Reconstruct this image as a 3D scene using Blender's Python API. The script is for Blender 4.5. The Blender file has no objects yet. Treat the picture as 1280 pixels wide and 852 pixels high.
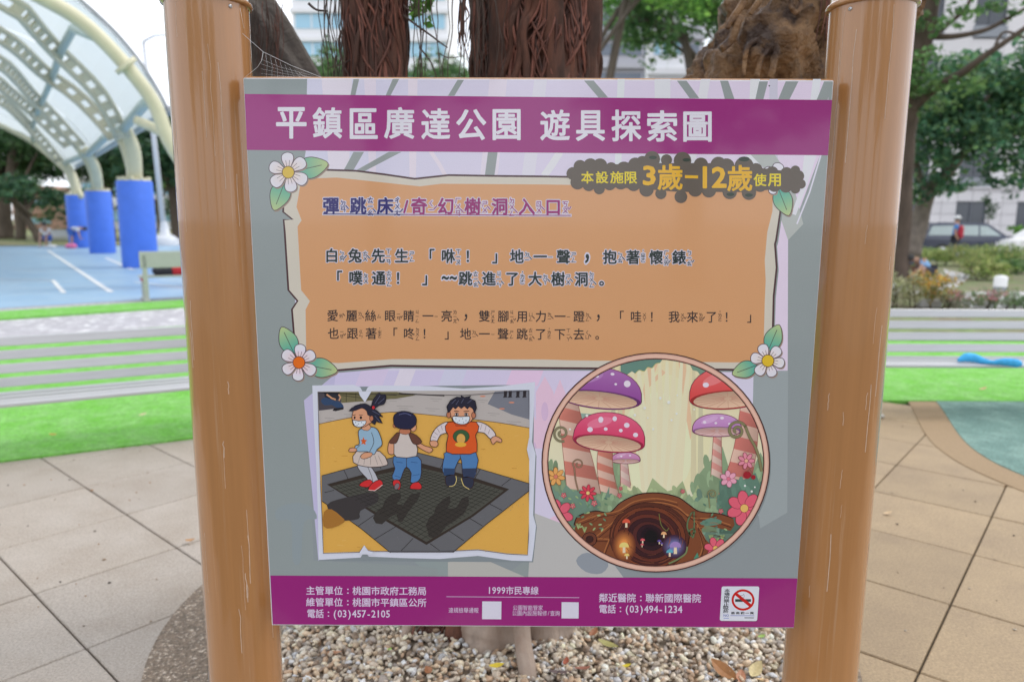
import bpy, math, random
import numpy as np
from mathutils import Vector, Matrix, noise
from mathutils.geometry import tessellate_polygon
random.seed(7)
RNG = np.random.default_rng(11)
SC = bpy.context.scene
COL = SC.collection
rad = math.radians

# ------------------------------------------------------------------ camera
F_PX, PITCH, YAW, ROLL, CX, CH = 920.5757, 0.163289, -0.001677, 0.00465387, -0.0481879, 1.5
_f = Vector((math.sin(YAW)*math.cos(PITCH), math.cos(YAW)*math.cos(PITCH), -math.sin(PITCH)))
_r0 = Vector((math.cos(YAW), -math.sin(YAW), 0)); _u0 = _r0.cross(_f)
_r = _r0*math.cos(ROLL)+_u0*math.sin(ROLL); _u = -_r0*math.sin(ROLL)+_u0*math.cos(ROLL)
CAM = Vector((CX, 0, CH))
cd = bpy.data.cameras.new('camera'); cam = bpy.data.objects.new('camera', cd); COL.objects.link(cam)
m3 = Matrix((_r, _u, -_f)).transposed()
cam.matrix_world = Matrix.Translation(CAM) @ m3.to_4x4()
cd.sensor_width = 36; cd.lens = F_PX/1280*36; cd.clip_start = .05; cd.clip_end = 3000
cd.dof.use_dof = True; cd.dof.focus_distance = 1.60; cd.dof.aperture_fstop = 2.9
SC.camera = cam

# ------------------------------------------------------------------ light
SUN_EL, SUN_ROT = rad(50), rad(68)
w = bpy.data.worlds.new('World'); SC.world = w; w.use_nodes = True
nt = w.node_tree; nt.nodes.clear()
o_ = nt.nodes.new('ShaderNodeOutputWorld'); bg = nt.nodes.new('ShaderNodeBackground')
sky = nt.nodes.new('ShaderNodeTexSky'); sky.sky_type = 'NISHITA'; sky.sun_disc = False
sky.sun_elevation = SUN_EL; sky.sun_rotation = SUN_ROT
mixn = nt.nodes.new('ShaderNodeMix'); mixn.data_type = 'RGBA'
tc = nt.nodes.new('ShaderNodeTexCoord'); nz = nt.nodes.new('ShaderNodeTexNoise')
nz.inputs['Scale'].default_value = 3.0; nz.inputs['Detail'].default_value = 5
mr = nt.nodes.new('ShaderNodeMapRange'); mr.inputs[1].default_value = .3; mr.inputs[2].default_value = .65
mr.inputs[3].default_value = .80; mr.inputs[4].default_value = .97
nt.links.new(tc.outputs['Generated'], nz.inputs['Vector']); nt.links.new(nz.outputs['Fac'], mr.inputs[0])
nt.links.new(mr.outputs[0], mixn.inputs[0]); nt.links.new(sky.outputs[0], mixn.inputs[6])
mixn.inputs[7].default_value = (13.9, 14.4, 15.4, 1)       # bright, even cloud
nt.links.new(mixn.outputs[2], bg.inputs[0]); bg.inputs[1].default_value = 0.1
nt.links.new(bg.outputs[0], o_.inputs[0])
sd = bpy.data.lights.new('sun', 'SUN'); sd.energy = 1.4; sd.angle = rad(18); sd.color = (1, .955, .88)
sun = bpy.data.objects.new('sun', sd); COL.objects.link(sun)
# Nishita rotation is clockwise from +Y
sdir = Vector((math.sin(SUN_ROT)*math.cos(SUN_EL), math.cos(SUN_ROT)*math.cos(SUN_EL), math.sin(SUN_EL)))
sun.rotation_euler = sdir.to_track_quat('Z', 'Y').to_euler(); sun.location = sdir*50
SC.view_settings.view_transform = 'Standard'; SC.view_settings.look = 'None'
SC.view_settings.exposure = 0.1; SC.view_settings.gamma = 1.0
SC.cycles.max_bounces = 6; SC.cycles.transparent_max_bounces = 8
SC.cycles.use_denoising = True

# ------------------------------------------------------------------ helpers
def ray(x, y): return _f + _r*((x-640)/F_PX) - _u*((y-426)/F_PX)
def gp(x, y, z=0.0):
    d = ray(x, y); t = (z-CH)/d.z; return CAM + d*t
def at(x, y, Y):
    d = ray(x, y); return CAM + d*(Y/d.y)
def lin(c):
    return tuple(((v/255)/12.92 if v/255 <= .04045 else ((v/255+.055)/1.055)**2.4) for v in c[:3])
MATS = {}
def mat(name, col=(.5, .5, .5), rough=.6, var=.12, scale=8, bump=.0, bscale=60, spec=.5, metal=0, attr=False,
        coat=0, rnd=0.0, col2=None, c2scale=2.0, c2lo=.45, c2hi=.6, stretch=None, world=False, detail=6, sss=0, trans=0):
    if name in MATS: return MATS[name]
    m = bpy.data.materials.new(name); m.use_nodes = True; MATS[name] = m
    n = m.node_tree; b = n.nodes['Principled BSDF']
    b.inputs['Roughness'].default_value = rough; b.inputs['Metallic'].default_value = metal
    b.inputs['Specular IOR Level'].default_value = spec; b.inputs['Coat Weight'].default_value = coat
    b.inputs['Coat Roughness'].default_value = .06
    if trans: b.inputs['Transmission Weight'].default_value = trans
    if world:
        g = n.nodes.new('ShaderNodeNewGeometry'); vec = g.outputs['Position']
    else:
        t = n.nodes.new('ShaderNodeTexCoord'); vec = t.outputs['Object']
    if stretch:
        mp = n.nodes.new('ShaderNodeMapping'); mp.inputs['Scale'].default_value = stretch
        n.links.new(vec, mp.inputs[0]); vec = mp.outputs[0]
    if attr:
        a = n.nodes.new('ShaderNodeAttribute'); a.attribute_name = 'Col'; src = a.outputs['Color']
    else:
        r = n.nodes.new('ShaderNodeRGB'); r.outputs[0].default_value = (*col, 1); src = r.outputs[0]
    if col2:
        z2 = n.nodes.new('ShaderNodeTexNoise'); z2.inputs['Scale'].default_value = c2scale; z2.inputs['Detail'].default_value = 8
        z2.inputs['Roughness'].default_value = .65
        n.links.new(vec, z2.inputs['Vector'])
        q = n.nodes.new('ShaderNodeMapRange'); q.inputs[1].default_value = c2lo; q.inputs[2].default_value = c2hi
        n.links.new(z2.outputs['Fac'], q.inputs[0])
        x = n.nodes.new('ShaderNodeMix'); x.data_type = 'RGBA'; n.links.new(q.outputs[0], x.inputs[0])
        n.links.new(src, x.inputs[6]); x.inputs[7].default_value = (*col2, 1); src = x.outputs[2]
    if var or rnd:
        z = n.nodes.new('ShaderNodeTexNoise'); z.inputs['Scale'].default_value = scale; z.inputs['Detail'].default_value = detail
        z.inputs['Roughness'].default_value = .7
        n.links.new(vec, z.inputs['Vector'])
        q = n.nodes.new('ShaderNodeMapRange'); q.inputs[1].default_value = .25; q.inputs[2].default_value = .75
        q.inputs[3].default_value = 1-var; q.inputs[4].default_value = 1+var
        n.links.new(z.outputs['Fac'], q.inputs[0]); fac = q.outputs[0]
        if rnd:
            oi = n.nodes.new('ShaderNodeObjectInfo'); q2 = n.nodes.new('ShaderNodeMapRange')
            q2.inputs[3].default_value = 1-rnd; q2.inputs[4].default_value = 1+rnd
            n.links.new(oi.outputs['Random'], q2.inputs[0])
            mu = n.nodes.new('ShaderNodeMath'); mu.operation = 'MULTIPLY'
            n.links.new(fac, mu.inputs[0]); n.links.new(q2.outputs[0], mu.inputs[1]); fac = mu.outputs[0]
        v = n.nodes.new('ShaderNodeVectorMath'); v.operation = 'SCALE'
        n.links.new(src, v.inputs[0]); n.links.new(fac, v.inputs['Scale']); src = v.outputs[0]
    n.links.new(src, b.inputs['Base Color'])
    if bump:
        z = n.nodes.new('ShaderNodeTexNoise'); z.inputs['Scale'].default_value = bscale; z.inputs['Detail'].default_value = 5
        n.links.new(vec, z.inputs['Vector'])
        bp = n.nodes.new('ShaderNodeBump'); bp.inputs['Strength'].default_value = bump; bp.inputs['Distance'].default_value = .01
        n.links.new(z.outputs['Fac'], bp.inputs['Height']); n.links.new(bp.outputs[0], b.inputs['Normal'])
    return m

def tag(o, label=None, cat=None, group=None, kind=None):
    if label: o['label'] = label
    if cat: o['category'] = cat
    if group: o['group'] = group
    if kind: o['kind'] = kind
    return o
def link(name, me, parent=None, m=None):
    o = bpy.data.objects.new(name, me); COL.objects.link(o)
    if m and me and not me.materials: me.materials.append(m)
    if parent: o.parent = parent
    return o
def empty(name, loc=(0, 0, 0), rz=0, **k):
    o = bpy.data.objects.new(name, None); o.empty_display_size = .2; COL.objects.link(o); o.location = loc; o.rotation_euler = (0, 0, rz)
    return tag(o, **k)
def copy_tree(o, parent=None):
    c = o.copy(); COL.objects.link(c); c.parent = parent
    for ch in list(o.children): copy_tree(ch, c)
    return c
def meshof(name, V, Fs, cols=None, smooth=False):
    me = bpy.data.meshes.new(name); me.from_pydata([tuple(v) for v in V], [], [tuple(f) for f in Fs]); me.update()
    if smooth: me.polygons.foreach_set('use_smooth', [True]*len(me.polygons))
    if cols is not None:
        at_ = me.color_attributes.new('Col', 'FLOAT_COLOR', 'POINT')
        c = np.ones((len(V), 4), np.float32); c[:, :3] = np.asarray(cols); at_.data.foreach_set('color', c.ravel())
    return me

class MB:
    def __init__(s): s.V = []; s.F = []; s.S = []; s.C = []; s.c = (1, 1, 1)
    def add(s, V, F, smooth=False):
        b = len(s.V); s.V += [tuple(v) for v in V]; s.F += [tuple(i+b for i in f) for f in F]
        s.S += [smooth]*len(F); s.C += [s.c]*len(V); return s
    def box(s, lo, hi, bev=0, M=None):
        x0, y0, z0 = lo; x1, y1, z1 = hi
        if bev <= 0:
            V = [Vector(p) for p in ((x0, y0, z0), (x1, y0, z0), (x1, y1, z0), (x0, y1, z0), (x0, y0, z1), (x1, y0, z1), (x1, y1, z1), (x0, y1, z1))]
            F = [(3, 2, 1, 0), (4, 5, 6, 7), (0, 1, 5, 4), (1, 2, 6, 5), (2, 3, 7, 6), (3, 0, 4, 7)]
        else:
            b = min(bev, (x1-x0)*.45, (y1-y0)*.45, (z1-z0)*.45); V = []; idx = {}
            for i, (x, sx) in enumerate(((x0, 1), (x1, -1))):
                for j, (y, sy) in enumerate(((y0, 1), (y1, -1))):
                    for k, (z, sz) in enumerate(((z0, 1), (z1, -1))):
                        for a, p in enumerate(((x, y+sy*b, z+sz*b), (x+sx*b, y, z+sz*b), (x+sx*b, y+sy*b, z))):
                            idx[(i, j, k, a)] = len(V); V.append(Vector(p))
            F = []
            I = lambda i, j, k, a: idx[(i, j, k, a)]
            for i in (0, 1): F.append([I(i, 0, 0, 0), I(i, 1, 0, 0), I(i, 1, 1, 0), I(i, 0, 1, 0)][::(-1 if i == 0 else 1)])
            for j in (0, 1): F.append([I(0, j, 0, 1), I(1, j, 0, 1), I(1, j, 1, 1), I(0, j, 1, 1)][::(1 if j == 0 else -1)])
            for k in (0, 1): F.append([I(0, 0, k, 2), I(1, 0, k, 2), I(1, 1, k, 2), I(0, 1, k, 2)][::(-1 if k == 0 else 1)])
            for i in (0, 1):
                for j in (0, 1): F.append([I(i, j, 0, 0), I(i, j, 1, 0), I(i, j, 1, 1), I(i, j, 0, 1)][::(1 if i == j else -1)])
            for i in (0, 1):
                for k in (0, 1): F.append([I(i, 0, k, 0), I(i, 0, k, 2), I(i, 1, k, 2), I(i, 1, k, 0)][::(1 if i == k else -1)])
            for j in (0, 1):
                for k in (0, 1): F.append([I(0, j, k, 1), I(1, j, k, 1), I(1, j, k, 2), I(0, j, k, 2)][::(1 if j == k else -1)])
            for i in (0, 1):
                for j in (0, 1):
                    for k in (0, 1): F.append([I(i, j, k, 0), I(i, j, k, 1), I(i, j, k, 2)][::(1 if (i+j+k) % 2 == 0 else -1)])
        if M: V = [M @ v for v in V]
        return s.add(V, F)
    def tube(s, pts, rads, n=8, caps=True, smooth=True):
        pts = [Vector(p) for p in pts]
        if not hasattr(rads, '__len__'): rads = [rads]*len(pts)
        V = []; F = []; ref = None
        for i, p in enumerate(pts):
            d = (pts[min(i+1, len(pts)-1)]-pts[max(i-1, 0)])
            d = d.normalized() if d.length > 1e-9 else Vector((0, 0, 1))
            if ref is None:
                ref = Vector((1, 0, 0)) if abs(d.x) < .8 else Vector((0, 1, 0))
            ref = (ref-d*ref.dot(d)).normalized(); bb = d.cross(ref)
            for k in range(n):
                a = 2*math.pi*k/n; V.append(p+(ref*math.cos(a)+bb*math.sin(a))*rads[i])
        for i in range(len(pts)-1):
            for k in range(n):
                a = i*n+k; b = i*n+(k+1) % n; F.append((a, b, b+n, a+n))
        if caps: F.append(tuple(range(n))[::-1]); F.append(tuple((len(pts)-1)*n+k for k in range(n)))
        return s.add(V, F, smooth)
    def lathe(s, prof, n=24, c=(0, 0, 0)):
        V = []; F = []
        for (r, z) in prof:
            for k in range(n):
                a = 2*math.pi*k/n; V.append((c[0]+r*math.cos(a), c[1]+r*math.sin(a), c[2]+z))
        for i in range(len(prof)-1):
            for k in range(n):
                a = i*n+k; b = i*n+(k+1) % n; F.append((a, b, b+n, a+n))
        s.add(V, F, True)
        if prof[0][0] > .004: s.add(V[:n], [tuple(range(n))[::-1]])
        if prof[-1][0] > .004: s.add(V[-n:], [tuple(range(n))])
        return s
    def prism(s, poly, y0, y1, M=None):      # polygon in xz extruded along y
        n = len(poly); V = [Vector((x, y0, z)) for x, z in poly]+[Vector((x, y1, z)) for x, z in poly]
        F = []
        for t in tessellate_polygon([[Vector((x, z, 0)) for x, z in poly]]):
            F.append(tuple(t)); F.append(tuple(i+n for i in t)[::-1])
        for i in range(n): F.append((i, (i+1) % n, (i+1) % n+n, i+n))
        if M: V = [M @ v for v in V]
        return s.add(V, F)
    def mesh(s, name, col=False):
        me = meshof(name, s.V, s.F, s.C if col else None)
        me.polygons.foreach_set('use_smooth', s.S)
        return me
    def build(s, name, m, parent=None, col=False): return link(name, s.mesh(name, col), parent, m)

def sheet(name, pts, z, m, parent=None, thick=0):
    pts = [(p[0], p[1]) for p in pts]
    n = len(pts); V = [(x, y, z) for x, y in pts]; F = []
    ar = sum(pts[i][0]*pts[(i+1) % n][1]-pts[(i+1) % n][0]*pts[i][1] for i in range(n))
    if ar < 0: V = V[::-1]
    T = tessellate_polygon([[Vector((v[0], v[1], 0)) for v in V]])
    for t in T:
        a, b, c = [Vector(V[i]) for i in t]
        F.append(tuple(t) if (b-a).cross(c-a).z > 0 else tuple(t)[::-1])
    if thick:
        V += [(x, y, z-thick) for x, y, _ in V]
        for i in range(n): F.append((i, i+n, (i+1) % n+n, (i+1) % n))
    return link(name, meshof(name, V, F), parent, m)

def catmull(P, n=6, closed=False):
    P = [Vector(p) for p in P]; out = []; L = len(P)
    rng = range(L) if closed else range(L-1)
    for i in rng:
        if closed: a, b, c, d = P[(i-1) % L], P[i], P[(i+1) % L], P[(i+2) % L]
        else: a, b, c, d = P[max(i-1, 0)], P[i], P[i+1], P[min(i+2, L-1)]
        for k in range(n):
            t = k/n
            out.append(.5*((2*b)+(c-a)*t+(2*a-5*b+4*c-d)*t*t+(3*b-a-3*c+d)*t**3))
    if not closed: out.append(P[-1])
    return out

# ------------------------------------------------------------------ materials
M_paint = mat('tan_enamel', (.43, .20, .070), .26, var=.09, scale=3, stretch=(22, 22, .45), bump=.02, bscale=24, coat=.85, col2=(.56, .40, .27), c2scale=3.4, c2lo=.60, c2hi=.90, detail=8)
M_edge = mat('panel_edge_white', (.72, .70, .74), .4, var=.05)
M_print = mat('printed_film', attr=True, rough=.2, var=.05, scale=500, bump=.03, bscale=260, spec=.5, coat=.6)
M_steel = mat('galvanised_screw', (.6, .6, .62), .35, metal=.8)
M_slab = mat('washed_aggregate_sheen', (.41, .355, .305), .55, var=.42, scale=120, bump=.35, bscale=200, rnd=.08, world=True, col2=(.33, .27, .215), c2scale=3.1, c2lo=.40, c2hi=.78, detail=9)  # left slabs: same paving, with its whitish reflected sheen put into the colour
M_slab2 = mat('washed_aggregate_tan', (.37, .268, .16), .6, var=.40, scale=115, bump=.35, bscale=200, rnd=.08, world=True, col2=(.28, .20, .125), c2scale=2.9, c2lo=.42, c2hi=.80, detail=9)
M_joint = mat('joint_sand', (.10, .085, .065), .95, var=.3, scale=80, world=True)
M_ring = mat('pebble_concrete', (.20, .145, .10), .6, var=.5, scale=70, bump=1.0, bscale=110, world=True, detail=2, col2=(.62, .52, .42), c2scale=75, c2lo=.54, c2hi=.66)
M_border = mat('tan_mortar', (.32, .22, .125), .8, var=.25, scale=120, bump=.3, bscale=200, world=True)
M_rubber = mat('green_rubber', (.13, .235, .205), .85, var=.55, scale=70, bump=.8, bscale=110, world=True, col2=(.19, .31, .27), c2scale=3.5)
M_turf = mat('artificial_turf', (.14, .46, .035), .8, var=.45, scale=45, bump=1.0, bscale=120, world=True, col2=(.25, .53, .15), c2scale=5.0, c2lo=.38, c2hi=.68)
M_lawn = mat('lawn', (.16, .20, .07), .9, var=.4, scale=3, world=True, col2=(.30, .26, .16), c2scale=.35)
M_ground = mat('park_ground', (.26, .24, .20), .9, var=.3, scale=1.5, world=True)
M_path = mat('pale_path', (.43, .41, .44), .5, var=.3, scale=9, bump=.5, bscale=12, world=True, col2=(.66, .65, .66), c2scale=4.5, c2lo=.52, c2hi=.60)
M_cobble = mat('grey_cobble', (.40, .39, .40), .8, var=.5, scale=14, world=True, detail=2)
M_court = mat('court_blue', (.27, .43, .60), .42, var=.08, scale=1.2, world=True, col2=(.34, .48, .62), c2scale=.9)
M_line = mat('court_line', (.80, .80, .80), .5, var=.05)
M_slat = mat('brushed_aluminium_slat', (.55, .55, .57), .38, var=.10, scale=3, stretch=(.6, 12, 12), metal=.25, rnd=.04)
M_cast = mat('cast_offwhite', (.46, .44, .39), .5, var=.15, scale=20)
M_cream = mat('cream_steel', (.62, .59, .42), .42, var=.08, scale=3)
M_purlin = mat('pale_green_steel', (.50, .58, .52), .42, var=.06)
M_membrane = mat('roof_membrane', (.62, .68, .69), .55, var=.05, scale=1)
M_bluepad = mat('blue_padding', (.075, .20, .78), .5, var=.08, scale=3)
M_greycap = mat('grey_gutter', (.42, .42, .45), .5, var=.1)
M_bark = mat('bark_grey', (.17, .13, .10), .9, var=.5, scale=9, stretch=(1, 1, .25), bump=.8, bscale=25)
M_barkd = mat('bark_far', (.11, .085, .065), .9, var=.4, scale=5, stretch=(1, 1, .25))
M_leaf = mat('leaves', attr=True, rough=.5, var=.0, spec=.35)
M_white = mat('white_paint', (.78, .78, .78), .5, var=.04)

# subtle leaf translucency
def make_translucent(m, amt=.35):
    n = m.node_tree; b = n.nodes['Principled BSDF']; out = n.nodes['Material Output']
    a = [x for x in n.nodes if x.type == 'ATTRIBUTE'][0]
    t = n.nodes.new('ShaderNodeBsdfTranslucent'); n.links.new(a.outputs['Color'], t.inputs['Color'])
    x = n.nodes.new('ShaderNodeMixShader'); x.inputs[0].default_value = amt
    n.links.new(b.outputs[0], x.inputs[1]); n.links.new(t.outputs[0], x.inputs[2]); n.links.new(x.outputs[0], out.inputs[0])
make_translucent(M_leaf)
def membrane_glow(m, col, amt):
    n = m.node_tree; b = n.nodes['Principled BSDF']; out = n.nodes['Material Output']
    t = n.nodes.new('ShaderNodeBsdfTranslucent'); t.inputs['Color'].default_value = (*col, 1)
    x = n.nodes.new('ShaderNodeMixShader'); x.inputs[0].default_value = amt
    n.links.new(b.outputs[0], x.inputs[1]); n.links.new(t.outputs[0], x.inputs[2]); n.links.new(x.outputs[0], out.inputs[0])
membrane_glow(M_membrane, (.66, .72, .74), .6)

# ================================================================== SETTING: ground
sheet('ground', [(-400, -300), (400, -300), (400, 900), (-400, 900)], -.075, M_ground).__setitem__('kind', 'structure')
BC = Vector((-.08, 2.65, 0)); R_OUT, R_IN = 1.265, 1.063
pav = sheet('paving', [(-9, -6), (9, -6), (9, 6.4), (3.5, 6.4), (-2.0, 5.4), (-9, 1.7)], -.018, M_joint); tag(pav, kind='structure')
# slabs as pieces, left and right fields
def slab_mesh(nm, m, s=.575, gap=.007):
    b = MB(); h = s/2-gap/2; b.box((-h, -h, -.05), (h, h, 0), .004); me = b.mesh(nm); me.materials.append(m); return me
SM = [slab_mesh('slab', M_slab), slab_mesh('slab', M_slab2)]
TURF_L = (Vector((-3.225, 4.373, 0)), Vector((.884, .467, 0)).normalized())
def left_ok(p):
    d = p-TURF_L[0]; return TURF_L[1].x*d.y-TURF_L[1].y*d.x < .02
RUB = [(3.60, 6.60), (3.52, 6.06), (3.12, 5.05), (3.00, 4.60), (3.00, 4.25), (3.10, 3.85), (3.35, 3.4), (3.9, 2.9), (4.8, 2.6), (6.5, 2.7), (8.5, 4), (8.5, 6.6)]
def put_slabs(anchor, e2, me, cond):
    e2 = Vector((*e2, 0)).normalized(); e1 = Vector((e2.y, -e2.x, 0)); s = .575
    ang = math.atan2(e1.y, e1.x)
    for i in range(-14, 14):
        for j in range(-14, 14):
            c = Vector((*anchor, 0))+e1*((i+.5)*s)+e2*((j+.5)*s)
            if not cond(c): continue
            if (c-BC).length < R_OUT-.45: continue
            if c.y < .6 or abs(c.x) > 5.2 or c.y > 6.6: continue
            o = link('slab', me, pav); o.location = (c.x, c.y, random.uniform(-.0015, .0005)); o.rotation_euler = (random.uniform(-.001, .001), random.uniform(-.001, .001), ang+random.choice((0, 1, 2, 3))*math.pi/2)
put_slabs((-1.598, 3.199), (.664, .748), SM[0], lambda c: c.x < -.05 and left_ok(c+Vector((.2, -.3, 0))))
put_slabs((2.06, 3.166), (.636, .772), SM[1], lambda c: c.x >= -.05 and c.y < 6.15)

def ring(name, r0, r1, z, m, n=120, thick=.03):
    V = []; F = []
    for k in range(n):
        a = 2*math.pi*k/n
        for r, zz in ((r0, z-thick), (r0, z), (r1, z), (r1, z-thick)): V.append((BC.x+r*math.cos(a), BC.y+r*math.sin(a), zz))
    for k in range(n):
        a = k*4; b = ((k+1) % n)*4
        for q in range(3): F.append((a+q, a+q+1, b+q+1, b+q)[::-1])
    return link(name, meshof(name, V, F), None, m)
tag(ring('planting_bed_kerb', R_IN, R_OUT, .005, M_ring), kind='structure')
tag(ring('bed_edging', R_IN-.012, R_IN-.002, .016, mat('edging_metal', (.42, .41, .40), .5)), kind='structure')
tag(sheet('planting_bed', [(BC.x+(R_IN-.005)*math.cos(a*math.pi/36), BC.y+(R_IN-.005)*math.sin(a*math.pi/36)) for a in range(72)], -.004, mat('bed_soil', (.26, .21, .16), .95, var=.5, scale=40)), kind='structure')

# rubber play surface with its mortar border
rb = [Vector((*p, 0)) for p in RUB]
smooth_edge = catmull(rb[:11], 6)
def offset_curve(P, d):
    out = []
    for i, p in enumerate(P):
        t = (P[min(i+1, len(P)-1)]-P[max(i-1, 0)]).normalized(); out.append(p+Vector((t.y, -t.x, 0))*d)
    return out
so = offset_curve(smooth_edge, .22)
def strip(name, A, B, z, m):
    V = [(p.x, p.y, z) for p in A]+[(p.x, p.y, z) for p in B]; n = len(A)
    F = [(i, i+1, n+i+1, n+i) for i in range(n-1)]
    if (Vector(V[F[0][1]])-Vector(V[F[0][0]])).cross(Vector(V[F[0][2]])-Vector(V[F[0][0]])).z < 0: F = [f[::-1] for f in F]
    V += [(p.x, p.y, z-.02) for p in A]+[(p.x, p.y, z-.02) for p in B]
    for o_ in (0, n): F += [(o_+i, o_+i+1, 2*n+o_+i+1, 2*n+o_+i) for i in range(n-1)]
    return link(name, meshof(name, V, F), None, m)
# which side is outward: nearer the camera
CR = Vector((6, 4.6, 0))
if (so[20]-CR).length < (smooth_edge[20]-CR).length: so = offset_curve(smooth_edge, -.22)
tag(strip('surface_border', smooth_edge, so, .005, M_border), kind='structure')
tag(sheet('play_surface', [(p.x, p.y) for p in smooth_edge]+[(8.5, 6.6)], .009, M_rubber, thick=.012), kind='structure')

# turf strips, path, court, lawns
def G(x, y): p = gp(x, y); return (p.x, p.y)
tp0 = TURF_L[0]-TURF_L[1]*3.5; tp1 = TURF_L[0]+TURF_L[1]*5.0
far_l0, far_l1 = Vector((-6.44, 9.03)), Vector((-4.64, 10.21)); dfl = (far_l1-far_l0).normalized()
fl0 = far_l0-dfl*6; fl1 = far_l0+dfl*9
tl = sheet('turf_left', [(tp0.x, tp0.y), (tp1.x, tp1.y), (fl1.x, fl1.y), (fl0.x, fl0.y)], .012, M_turf, thick=.1); tag(tl, kind='structure')
st0, st1 = Vector((-7.69, 10.85)), Vector((-5.68, 12.57)); dst = (st1-st0).normalized()
s0 = st0-dst*8; s1 = st0+dst*11
tag(sheet('path_left', [(fl0.x, fl0.y), (fl1.x, fl1.y), (s1.x, s1.y), (s0.x, s0.y)], -.02, M_path), kind='structure')
nrm = Vector((-dst.y, dst.x)); e0 = s0+nrm*1.05; e1_ = s1+nrm*1.05
tag(sheet('turf_strip', [(s0.x, s0.y), (s1.x, s1.y), (e1_.x, e1_.y), (e0.x, e0.y)], .012, M_turf, thick=.08), kind='structure')
k0, k1 = e0+nrm*.62, e1_+nrm*.62
tag(sheet('cobble_edge', [(e0.x, e0.y), (e1_.x, e1_.y), (k1.x, k1.y), (k0.x, k0.y)], -.01, M_cobble, thick=.05), kind='structure')
c0_, c1_ = k0-dst*6, k1+dst*3
AX = Vector((-.5744, .8186)); PA = Vector((-.81857, -.57441)); C0 = Vector((-6.9975, 16.416))
court = sheet('court', [(c0_.x, c0_.y), (c1_.x, c1_.y), (c1_.x-6, c1_.y+14), tuple(gp(300, 306))[:2], tuple(gp(-260, 309))[:2]], -.006, M_court); tag(court, kind='structure')
def cline(a, b, wd=.08):
    a = Vector(a).to_2d(); b = Vector(b).to_2d(); d = (b-a).normalized(); n_ = Vector((-d.y, d.x))*wd/2
    o = sheet('court_line', [a-n_, b-n_, b+n_, a+n_], .002, M_line, court)
cline(gp(60, 313), gp(139, 365), .11); cline(gp(0, 349), gp(66, 350), .08); cline(gp(66, 350), gp(80, 366), .09); cline(gp(132, 322), gp(166, 337), .10)
cline(gp(168, 352), gp(232, 360), .08)
tag(sheet('lawn_far', [tuple(gp(-900, 309))[:2], tuple(gp(300, 306))[:2], (20, 140), (-160, 140)], .01, M_lawn), kind='structure')
tag(sheet('turf_right', [(2.2, 6.05), (6.5, 6.05), (9.5, 6.3), (12, 9.2), (3.2, 9.2), (1.5, 7.6)], .013, M_turf, thick=.09), kind='structure')
M_bedsoil = mat('flower_bed_soil', (.20, .17, .11), .95, var=.4, scale=5, world=True, col2=(.16, .22, .08), c2scale=1.2)
tag(sheet('flower_bed', [(3, 9.6), (16, 9.6), (24, 24), (20, 29), (4, 29)], -.03, M_bedsoil), kind='structure')
M_conc = mat('pale_concrete', (.50, .49, .49), .6, var=.12, scale=3, world=True)
curve_a = [gp(*p) for p in [(1105, 366), (1150, 366), (1185, 362), (1204, 352), (1212, 343)]]
curve_b = [gp(*p) for p in [(1105, 352), (1140, 351), (1162, 347), (1176, 341), (1180, 336)]]
curve_a = [p.to_2d().to_3d() for p in catmull(curve_a, 5)]; curve_b = [p.to_2d().to_3d() for p in catmull(curve_b, 5)]
tag(strip('garden_path', curve_a, curve_b, -.01, M_conc), kind='structure')
tag(sheet('garden_pavement', [tuple(gp(1196, 384))[:2], tuple(gp(1330, 384))[:2], tuple(gp(1340, 363))[:2], tuple(gp(1208, 364))[:2]], -.012, M_conc), kind='structure')
M_asph = mat('asphalt', (.10, .10, .105), .85, var=.2, scale=20, world=True)
tag(sheet('road', [(5, 29.2), (60, 29.2), (60, 36), (5, 36)], -.05, M_asph), kind='structure')
tag(sheet('pavement', [(5, 36), (60, 36), (60, 43), (5, 43)], .05, M_conc, thick=.12), kind='structure')

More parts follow.
